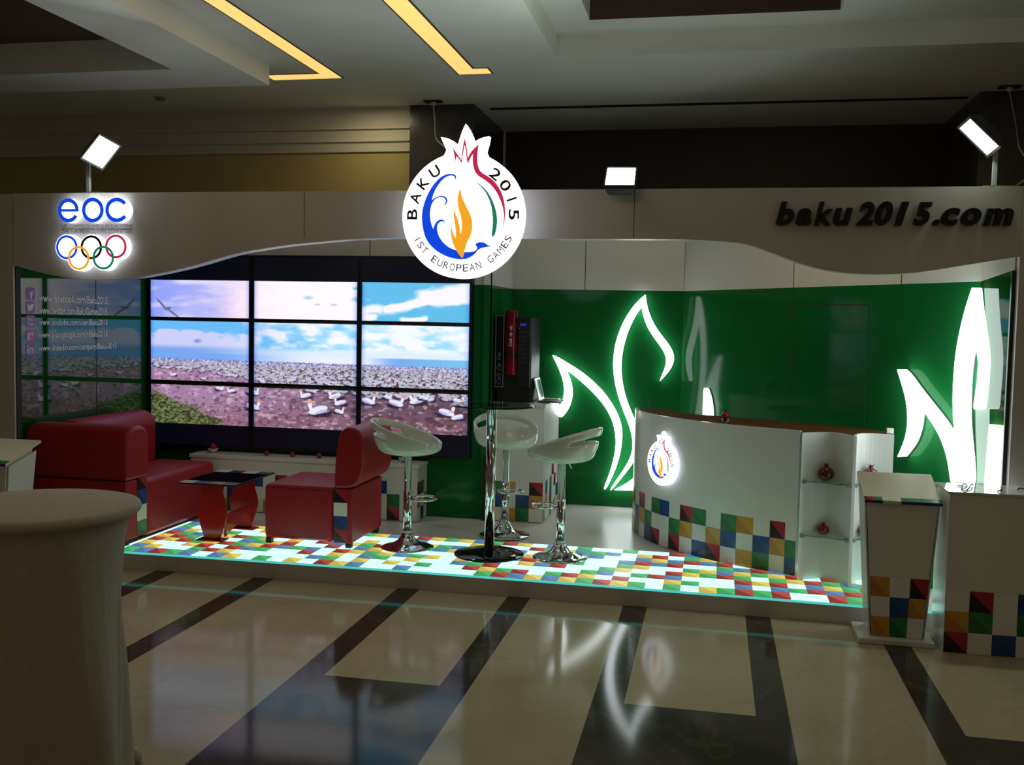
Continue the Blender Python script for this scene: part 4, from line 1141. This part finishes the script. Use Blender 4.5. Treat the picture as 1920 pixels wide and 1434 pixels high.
for x, y, m, lb, lowr in RC:
    c_ = Ez(x, y); rr = Ez(x+78, y).x-c_.x
    dz = 0.002*lowr
    mb = MB(); mb.prism([(c_.x+(rr+.008)*math.cos(k*PI/32), FY-TH+0.0005-dz*.5, c_.z+(rr+.008)*math.sin(k*PI/32)) for k in range(64)], (0, TH-0.003, 0), 0, 1)
    o = mb.build('ring_tray', [LOGOW, EOCW], t, fix=False)
    mb = MB(); stroke_ring(c_.x, c_.z, rr+.002, rr+.002, 0.0155, 0, 2*PI, FY-TH-0.003-dz, FY-TH-0.0005-dz, mb, 56)
    rg = mb.build('ring', m, o, fix=False); rg['label'] = lb

# --- web address letters
t = thing('address_lettering', 'black raised web address letters on the right of the fascia', 'sign', (onY(1675, 405, FY).x, FY, onY(1675, 425, FY).z))
word = 'baku2015.com'
zx = lambda x: 1400+x/3.692
spans = ((197, 330), (335, 450), (463, 598), (592, 730), (752, 880), (880, 1008), (1015, 1118), (1145, 1278), (1278, 1326), (1335, 1470), (1472, 1615), (1622, 1838))
tops = {'b': 145, 'a': 190, 'k': 145, 'u': 188, '2': 145, '0': 142, '1': 146, '5': 148, '.': 268, 'c': 188, 'o': 188, 'm': 190}
for ch, (xa, xb) in zip(word, spans):
    tp = tops[ch]
    a = onY(zx(xa), 340+(307+((xa-200)/1640)*3)/3.692, FY); b = onY(zx(xb), 340+tp/3.692, FY)
    V, F, sz = text_geo(ch, b.x-a.x, b.z-a.z, extrude=0.02, shear=0.22, bold=0.036 if ch != '.' else 0.0)
    mb = MB(); add_geo(mb, V, F, lambda v: (a.x+v.x, FY-0.021-v.z, a.z+v.y)); mb.build('letter', LETTER, t, fix=False)

# ================================================================== LEAF LIGHTS
def leaf(name, poly, org, n, lab, depth, gap, it=2, sharp=70, off=None, scale=(880, 540, 3.586), rods=True):
    off = depth+gap
    ox, oy, s = scale
    P3 = [onPlane(ox+x/s, oy+y/s, org+n*off, n) for x, y in poly]
    ex = Vector((-n.y, n.x, 0))
    c_ = sum(P3, Vector())/len(P3)
    p2 = [Vector(((p-c_).dot(ex), p.z-c_.z)) for p in P3]
    p2 = smooth_poly(p2, it, sharp)
    t = thing(name, lab, 'light sign', tuple(c_-n*off), group='white lit leaf outlines')
    mb = MB(); mb.prism([c_+ex*p.x+Vector((0, 0, p.y)) for p in p2], -n*depth)
    mb.build('lit_body', LEAFW, t)
    mb = MB(); mb.prism([c_+ex*p.x+Vector((0, 0, p.y))-n*(depth+.0005) for p in p2], -n*(gap-.001))
    mb.build('backing', mat('grey_leaf_backing', (0.12, 0.12, 0.13), 0.5), t)
    return t
nC = Vector((0, -1, 0)); oC = Vector((0, WB, 0))
leaf('leaf_light', [(558, 450), (600, 468), (660, 505), (730, 548), (800, 600), (870, 665), (930, 735), (980, 815), (1015, 895), (1028, 975), (1022, 1060), (1005, 1150), (975, 1235), (940, 1310), (915, 1356), (902, 1350), (925, 1290), (950, 1220), (972, 1140), (985, 1060), (982, 980), (965, 900), (930, 825), (880, 755), (820, 690), (760, 635), (700, 585), (645, 545), (672, 600), (690, 660), (692, 720), (680, 780), (655, 830), (615, 878), (590, 840), (568, 800), (585, 790), (612, 790), (632, 740), (638, 680), (630, 620), (605, 550), (580, 495)],
     oC, nC, 'white lit leaf outline bent left beside the laptop', 0.035, 0.012)
leaf('leaf_light', [(1184, 44), (1192, 110), (1212, 180), (1245, 250), (1290, 315), (1335, 370), (1368, 425), (1378, 475), (1365, 525), (1330, 575), (1280, 628), (1290, 595), (1312, 545), (1325, 490), (1315, 440), (1280, 385), (1235, 325), (1195, 260), (1170, 190), (1158, 125), (1110, 195), (1068, 285), (1038, 380), (1022, 470), (1020, 560), (1030, 650), (1050, 735), (1080, 815), (1115, 895), (1145, 980), (1150, 1060), (1125, 1140), (1070, 1220), (1005, 1300), (955, 1362), (945, 1355), (985, 1295), (1040, 1215), (1085, 1135), (1100, 1060), (1092, 985), (1068, 905), (1028, 810), (992, 700), (972, 600), (966, 500), (976, 400), (1000, 310), (1040, 215), (1095, 130), (1150, 70)],
     oC, nC, 'tall white lit leaf outline left of the reception desk', 0.035, 0.012)
leaf('leaf_light', [(975, 1358), (1040, 1325), (1090, 1290), (1130, 1255), (1180, 1300), (1180, 1362)], oC, nC, 'low white lit leaf base just left of the reception desk', 0.035, 0.012)
# sliver above the desk (scale of the desk zoom)
leaf('leaf_light', [(548, 25), (566, 30), (582, 80), (594, 140), (600, 215), (596, 300), (545, 300), (543, 215), (545, 120)], DA, DN, 'narrow white lit leaf tip standing up behind the reception desk', 0.03, 0.012, scale=(1170, 720, 3.677))
ZR = (1500, 500, 3.26)
leaf('leaf_light', [(593, 628), (625, 655), (680, 735), (770, 850), (845, 945), (890, 1020), (930, 1120), (950, 1220), (955, 1330), (920, 1330), (908, 1220), (885, 1120), (850, 1030), (800, 945), (745, 870), (703, 800), (700, 870), (697, 950), (675, 1040), (645, 1100), (594, 1162), (622, 1100), (645, 1035), (656, 960), (655, 880), (642, 790), (615, 700)],
     DA, DN, 'thick white lit leaf outline right of the reception desk', 0.085, 0.012, scale=ZR, sharp=60)
leaf('leaf_light', [(1050, 128), (1062, 250), (1080, 370), (1102, 480), (1110, 580), (1104, 680), (1093, 780), (1085, 870), (1055, 872), (1070, 780), (1085, 680), (1090, 590), (1075, 490), (1045, 400), (1018, 480), (998, 590), (990, 700), (985, 800), (985, 900), (990, 1000), (1000, 1100), (1012, 1220), (1015, 1330), (985, 1330), (972, 1220), (955, 1100), (942, 1000), (934, 900), (932, 790), (938, 660), (950, 530), (975, 390), (1010, 250)],
     DA, DN, 'tallest thick white lit leaf outline near the right corner', 0.085, 0.012, scale=ZR, sharp=60)
# short upright leaf stub standing against the right end
stub_a = onY(1858, 797, 6.02); stub_b = onY(1884, 910, 6.02)
t = thing('leaf_light', 'short white lit leaf stub beside the right end panel', 'light sign', ((stub_a.x+stub_b.x)/2, 6.03, 0.5), group='white lit leaf outlines')
zb_ = STG+0.002
mb = MB(); mb.prism([(stub_a.x, 6.0, stub_a.z), (stub_a.x+0.085, 6.0, stub_a.z), (stub_a.x+0.075, 6.0, 0.6), (stub_a.x+0.06, 6.0, zb_), (stub_a.x-0.035, 6.0, zb_), (stub_a.x-0.018, 6.0, 0.6)], (0, 0.06, 0))
mb.build('lit_body', LEAFW, t)

# ================================================================== LECTERNS AND SIDE COUNTER
def lectern():
    t = thing('lectern', '', 'lectern', (0, 0, 0))
    # local: x across, y to the back, z up, front face near y=0.06
    MB().box(-0.205, 0.185, 0.0, 0.315, 0.0, 0.028).build('foot_plate', WHITE, t, local=True, bevel=0.003)
    wb, wt, zt_ = 0.128, 0.182, 0.765
    mb = MB().hexa([(-wb, 0.06, 0.0285), (wb, 0.06, 0.0285), (wb, 0.24, 0.0285), (-wb, 0.24, 0.0285), (-wt, 0.06, zt_), (wt, 0.06, zt_), (wt, 0.30, zt_+.085), (-wt, 0.30, zt_+.085)])
    mb.build('body', WHITE, t, local=True)
    mb = MB(); ht = 0.109
    kk = ('YGW', 'WBY', 'YWR')
    for j in range(3):
        for i in range(3):
            z0 = .03+j*ht; z1 = z0+ht
            f = lambda u, z: ((-1+2*u)*(wb+(wt-wb)*(z-.0285)/(zt_-.0285)), 0.0585, z)
            fr = ((0, .345), (.345, .69), (.69, 1.0))[i]
            checker_cell(mb, f(fr[0], z0), f(fr[1], z0), f(fr[1], z1), f(fr[0], z1), kk[j][i])
    mb.build('checker_print', CHK, t, local=True, fix=False)
    for s in (-1, 1):
        a, b = wb+.008, wt+.004
        mb = MB().hexa([(s*a, 0.07, 0.0285), (s*(a+.008), 0.07, 0.0285), (s*(a+.008), 0.27, 0.0285), (s*a, 0.27, 0.0285), (s*b, 0.07, zt_-.01), (s*(b+.008), 0.07, zt_-.01), (s*(b+.008), 0.32, zt_+.06), (s*b, 0.32, zt_+.06)])
        mb.build('side_panel', SHY, t, local=True)
    mb = MB().hexa([(-.198, 0.035, zt_-.004), (.198, 0.035, zt_-.004), (.198, 0.36, zt_+.104), (-.198, 0.36, zt_+.104), (-.198, 0.035, zt_+.012), (.198, 0.035, zt_+.012), (.198, 0.36, zt_+.12), (-.198, 0.36, zt_+.12)])
    mb.build('reading_top', mat('cream_laminate', (0.66, 0.62, 0.42), 0.35), t, local=True)
    mb = MB()
    for x0, x1, k in ((-.198, -.152, 'R'), (-.152, -.105, 'G'), (-.01, .09, 'G'), (.09, .198, 'G')):
        checker_cell(mb, (x0, 0.034, zt_-.0035), (x1, 0.034, zt_-.0035), (x1, 0.034, zt_+.012), (x0, 0.034, zt_+.012), 'R' if k == 'R' else 'B')
        q = lambda x, y: (x, y, zt_+.0125+(y-.035)*.108/.325)
        checker_cell(mb, q(x0, .0355), q(x1, .0355), q(x1, .075), q(x0, .075), k)
        if x1 in (-.105, .198): mb.build('edge_print', CHK, t, local=True, fix=False); mb = MB()
    return t
t = lectern(); t.location = (1.022, 5.545, 0.001)
t['label'] = 'white tapered lectern with checkered lower front, standing left of the side counter'
t['group'] = 'pair of tapered lecterns'
dup(t, (-4.375, 5.20, 0.001), 0.0, 'white tapered lectern at the left picture edge beside the red sofa', 'pair of tapered lecterns')

t = thing('side_counter', 'white box counter with glossy top and checkered base at the right edge', 'counter', (1.6, 5.8, 0))
RX0, RX1, RY0, RY1, RZ = 1.235, 2.3, 5.50, 5.80, 0.858
MB().box(RX0, RX1, RY0, RY1, 0.001, RZ-0.012).build('body', WHITE, t)
MB().box(RX0-0.01, RX1+.01, RY0-0.008, RY1+.01, RZ-0.0115, RZ).build('top', mat('mirror_white_top', (0.62, 0.62, 0.62), 0.04, ior=2.0), t)
mb = MB()
front_checker(mb, RX0+.002, RY0, 0.004, 0.1175, 0.111, ('RWBWRWGW', 'YGWGYBWR', 'WRWBWYWB'))
mb.build('checker_print', CHK, t, fix=False)
CAB = mat('black_cable', (0.01, 0.01, 0.012), 0.5)
def cable(pts, name, lab, r=0.004):
    P = curve_pts([Vector((onZ(x, y, RZ).x, onZ(x, y, RZ).y, RZ+r+z)) for x, y, z in pts], 6)
    single(name, MB().tube(P, r, 8), CAB, lab, 'cable', 'loose cables on the side counter', smooth=True)
cable([(1814, 919, 0), (1818, 917, 0.006), (1821, 913, .012), (1824, 911, .004)], 'cable_end', 'short black cable end nearest the lectern on the glossy side counter')
cable([(1870, 922, 0), (1876, 922, 0.004), (1877, 918, .010), (1878, 916, .004)], 'cable_end', 'hooked black cable end in the middle of the glossy side counter')
cable([(1908, 919, 0), (1912, 918, 0.004), (1917, 919, .006), (1922, 920, .002)], 'cable_end', 'black cable end at the right picture edge on the side counter')
P = [Vector((onZ(x, y, RZ).x, onZ(x, y, RZ).y, RZ+.004)) for x, y in ((1795, 911), (1803, 912), (1806, 907.5), (1812, 908), (1813, 912), (1808, 914.5), (1803, 913), (1803, 917), (1808, 920.5), (1814, 920))]
single('wire_coil', MB().tube(curve_pts(P, 6), 0.003, 8), CAB, 'thin looped dark wire lying on the glossy side counter', 'cable', smooth=True)

# ================================================================== FLOODLIGHTS
LENS = glow('floodlight_lens', (0.92, 1.0, 0.95), 9.0)
LENSG = glow('green_white_floodlight_lens', (0.80, 1.0, 0.86), 3.0)
def floodlight(lab, base, head, nrm, upv, wd, ht, lens, power, colr, pole=True, base_plate=True):
    nrm = Vector(nrm).normalized(); upv = (Vector(upv)-nrm*Vector(upv).dot(nrm)).normalized(); rt = upv.cross(nrm)
    head = Vector(head)
    t = thing('floodlight', lab, 'floodlight', base, group='floodlights on top of the fascia')
    p = lambda a, b, c_: head+rt*a+upv*b+nrm*c_
    mb = MB(); w2, h2 = wd/2, ht/2
    mb.hexa([p(-w2*.7, -h2*.7, -.07), p(w2*.7, -h2*.7, -.07), p(w2*.7, h2*.7, -.07), p(-w2*.7, h2*.7, -.07), p(-w2, -h2, 0), p(w2, -h2, 0), p(w2, h2, 0), p(-w2, h2, 0)])
    mb.build('housing', DGREY, t, bevel=0.01)
    mb = MB(); k = .88
    mb.hexa([p(-w2*k, -h2*k, .0005), p(w2*k, -h2*k, .0005), p(w2*k, h2*k, .0005), p(-w2*k, h2*k, .0005), p(-w2*k, -h2*k, .005), p(w2*k, -h2*k, .005), p(w2*k, h2*k, .005), p(-w2*k, h2*k, .005)])
    mb.build('lens', lens, t)
    mb = MB()
    for a0, a1, b0, b1 in ((-w2, -w2*k, -h2, h2), (w2*k, w2, -h2, h2), (-w2*k, w2*k, -h2, -h2*k), (-w2*k, w2*k, h2*k, h2)):
        mb.hexa([p(a0, b0, .0005), p(a1, b0, .0005), p(a1, b1, .0005), p(a0, b1, .0005), p(a0, b0, .012), p(a1, b0, .012), p(a1, b1, .012), p(a0, b1, .012)])
    mb.build('front_rim', DGREY, t)
    bp = Vector(base)
    if pole:
        top = Vector((bp.x, bp.y, head.z-.06))
        MB().box(bp.x-.011, bp.x+.011, bp.y-.011, bp.y+.011, bp.z+.001, top.z).build('pole', STEEL, t)
        mb = MB(); mb.tube([top+Vector((0, 0, -.012)), p(-w2*.5, -h2*.6, -.075), p(0, -h2*.2, -.072)], .012, 8); mb.build('bracket', DGREY, t)
        MB().box(bp.x-.06, bp.x+.12, bp.y-.035, bp.y+.035, bp.z+.0005, bp.z+.008).build('base_plate', DGREY, t)
    else:
        MB().tube([bp+Vector((0, 0, .014)), p(0, 0, -.073)], .012, 8).build('bracket', DGREY, t)
    l = bpy.data.lights.new('floodlight_beam', 'AREA'); l.shape = 'RECTANGLE'; l.size = wd*.8; l.size_y = ht*.8; l.energy = power; l.color = colr
    lo = bpy.data.objects.new('floodlight_beam', l); C.objects.link(lo)
    q = p(0, 0, .02)
    M = Matrix((rt, upv, nrm)).transposed().to_4x4()
    # light shines along local -Z
    M2 = Matrix(((rt.x, -upv.x*-1, -nrm.x, q.x), (rt.y, upv.y, -nrm.y, q.y), (rt.z, upv.z, -nrm.z, q.z), (0, 0, 0, 1)))
    M2 = Matrix(((-rt.x, upv.x, -nrm.x, q.x), (-rt.y, upv.y, -nrm.y, q.y), (-rt.z, upv.z, -nrm.z, q.z), (0, 0, 0, 1)))
    lo.matrix_world = M2
    lo.parent = t; lo.matrix_parent_inverse = Matrix.Translation(-Vector(base))
    return t
FB = FY+0.05
floodlight('white shining floodlight on a short pole above the ringed sign', (-4.095, FB, TOP), (-3.985, FB-.03, 2.762), (0.60, -0.52, -0.60), (0.55, 0.05, 0.8), 0.17, 0.22, LENS, 10, (0.92, 1.0, 0.94))
floodlight('white glaring floodlight above the middle of the fascia right of the round sign', (-0.55, FB, TOP), (-0.553, FB-.20, 2.532), (0.03, -0.58, 0.81), (0, 0.2, 1), 0.185, 0.24, glow('glaring_lens', (0.90, 1.0, 0.94), 14.0), 10, (0.86, 1.0, 0.90), pole=False)
floodlight('greenish floodlight on a short pole above the web address letters', (1.487, FB, TOP), (1.395, FB-.03, 2.765), (-0.62, -0.40, -0.62), (-0.6, 0.05, 0.75), 0.13, 0.24, LENSG, 10, (0.82, 1.0, 0.86))

# ceiling sockets with hanging cables
SOCK = mat('brown_socket_plate', (0.03, 0.025, 0.02), 0.5)
WCAB = mat('pale_cable', (0.40, 0.38, 0.36), 0.5)
for sx, lab, pth in ((-2.519, 'small ceiling socket plate above the round sign', None), (2.245, 'small ceiling socket plate at the top right corner', None)):
    t = thing('ceiling_socket', lab, 'socket', (sx, 8.66, ZC), group='ceiling sockets with cables')
    MB().box(sx-.08, sx+.08, 8.62, 8.70, ZC-.016, ZC-.0005).build('plate', SOCK, t)
    MB().lathe([(0.022, -.045), (0.026, -.016)], (sx, 8.66, ZC), 14).build('plug', WCAB, t)
P = curve_pts([(-2.519, 8.66, ZC-.045), (-2.47, 8.55, 3.45), (-2.30, 8.0, 3.2), (-2.0, 7.2, 2.98), (-1.72, 6.3, 2.80), (-1.60, 5.90, 2.66), (-1.57, 5.80, 2.60)], 8)
single('power_cable', MB().tube(P, 0.006, 8), WCAB, 'pale power cable running from the ceiling down to the round sign', 'cable', smooth=True)
P = curve_pts([(2.245, 8.66, ZC-.045), (2.235, 8.4, 3.3), (2.0, 7.4, 2.95), (1.75, 6.2, 2.62), (1.60, 5.98, 2.495)], 8)
single('power_cable', MB().tube(P, 0.005, 8), WCAB, 'pale power cable hanging beside the right floodlight', 'cable', smooth=True)

# ================================================================== COCKTAIL TABLE IN FRONT
TX, TY, TZ, TR = -2.235, 2.948, 1.05, 0.335
t = thing('cocktail_table', 'tall round cocktail table in an off-white stretch cover, front left', 'cocktail table', (TX, TY, 0))
mb = MB(); NT = 144
feet = [R(-18+90*k) for k in range(4)]
prof = [(0.0, 0.0), (0.5, 0.0), (0.93, 0.0), (0.985, -.004), (1.0, -.014), (0.995, -.026), (0.965, -.036), (0.90, -.05), (0.86, -.08)]
rowsR = []
for fr, dz in prof: rowsR.append([(TR*fr, TZ+dz)]*NT)
nz = 40
for j in range(1, nz+1):
    k = j/nz; row = []
    for i in range(NT):
        a = 2*PI*i/NT
        da = min(abs((a-f+PI) % (2*PI)-PI) for f in feet)
        lobe = math.exp(-(da/0.30)**2)
        neck = TR*(0.86-0.06*math.sin(PI*min(k*1.6, 1)))
        rb_ = neck*(1-k)+(TR*(0.74+0.42*lobe))*k
        fold = 0.0045*math.sin(a*11+1.0)*math.sin(PI*min(k*1.2, 1))+0.003*math.sin(a*23+2.0)*k
        fold += 0.012*math.exp(-((da-0.16)/0.035)**2)*math.sin(PI*min(1, k*1.15))*0.5
        row.append((rb_+fold, TZ-0.08-(TZ-0.09)*k))
    rowsR.append(row)
for row in rowsR:
    for i in range(NT):
        a = 2*PI*i/NT; mb.v.append((TX+row[i][0]*math.cos(a), TY+row[i][0]*math.sin(a), row[i][1]))
for j in range(len(rowsR)-1):
    for i in range(NT):
        i2 = (i+1) % NT
        mb.f.append((j*NT+i, j*NT+i2, (j+1)*NT+i2, (j+1)*NT+i)); mb.m.append(0)
mb.build('stretch_cover', CLOTH, t, smooth=True)
for f in feet:
    x, y = TX+.385*math.cos(f), TY+.385*math.sin(f)
    mb = MB(); mb.lathe([(0.0, 0.001), (0.03, 0.001), (0.04, 0.015), (0.038, 0.035), (0.025, 0.052), (0.0, 0.058)], (x, y, 0), 18)
    mb.tube([(x, y, 0.04), (TX+.34*math.cos(f), TY+.34*math.sin(f), 0.075)], 0.02, 10)
    mb.build('foot_pocket', CLOTH, t, smooth=True)
MB().lathe([(0.03, 0.02), (0.03, TZ-.06)], (TX, TY, 0), 16).build('column', STEEL, t)
mb = MB()
for f in feet: mb.tube([(TX, TY, 0.06), (TX+.36*math.cos(f), TY+.36*math.sin(f), 0.035)], 0.015, 8)
mb.build('foot_frame', STEEL, t)
MB().lathe([(0.0, TZ-.03), (TR*.97, TZ-.03), (TR*.97, TZ-.006), (0.0, TZ-.006)], (TX, TY, 0), 48).build('tabletop', mat('grey_tabletop', (0.3, 0.3, 0.3), 0.5), t)
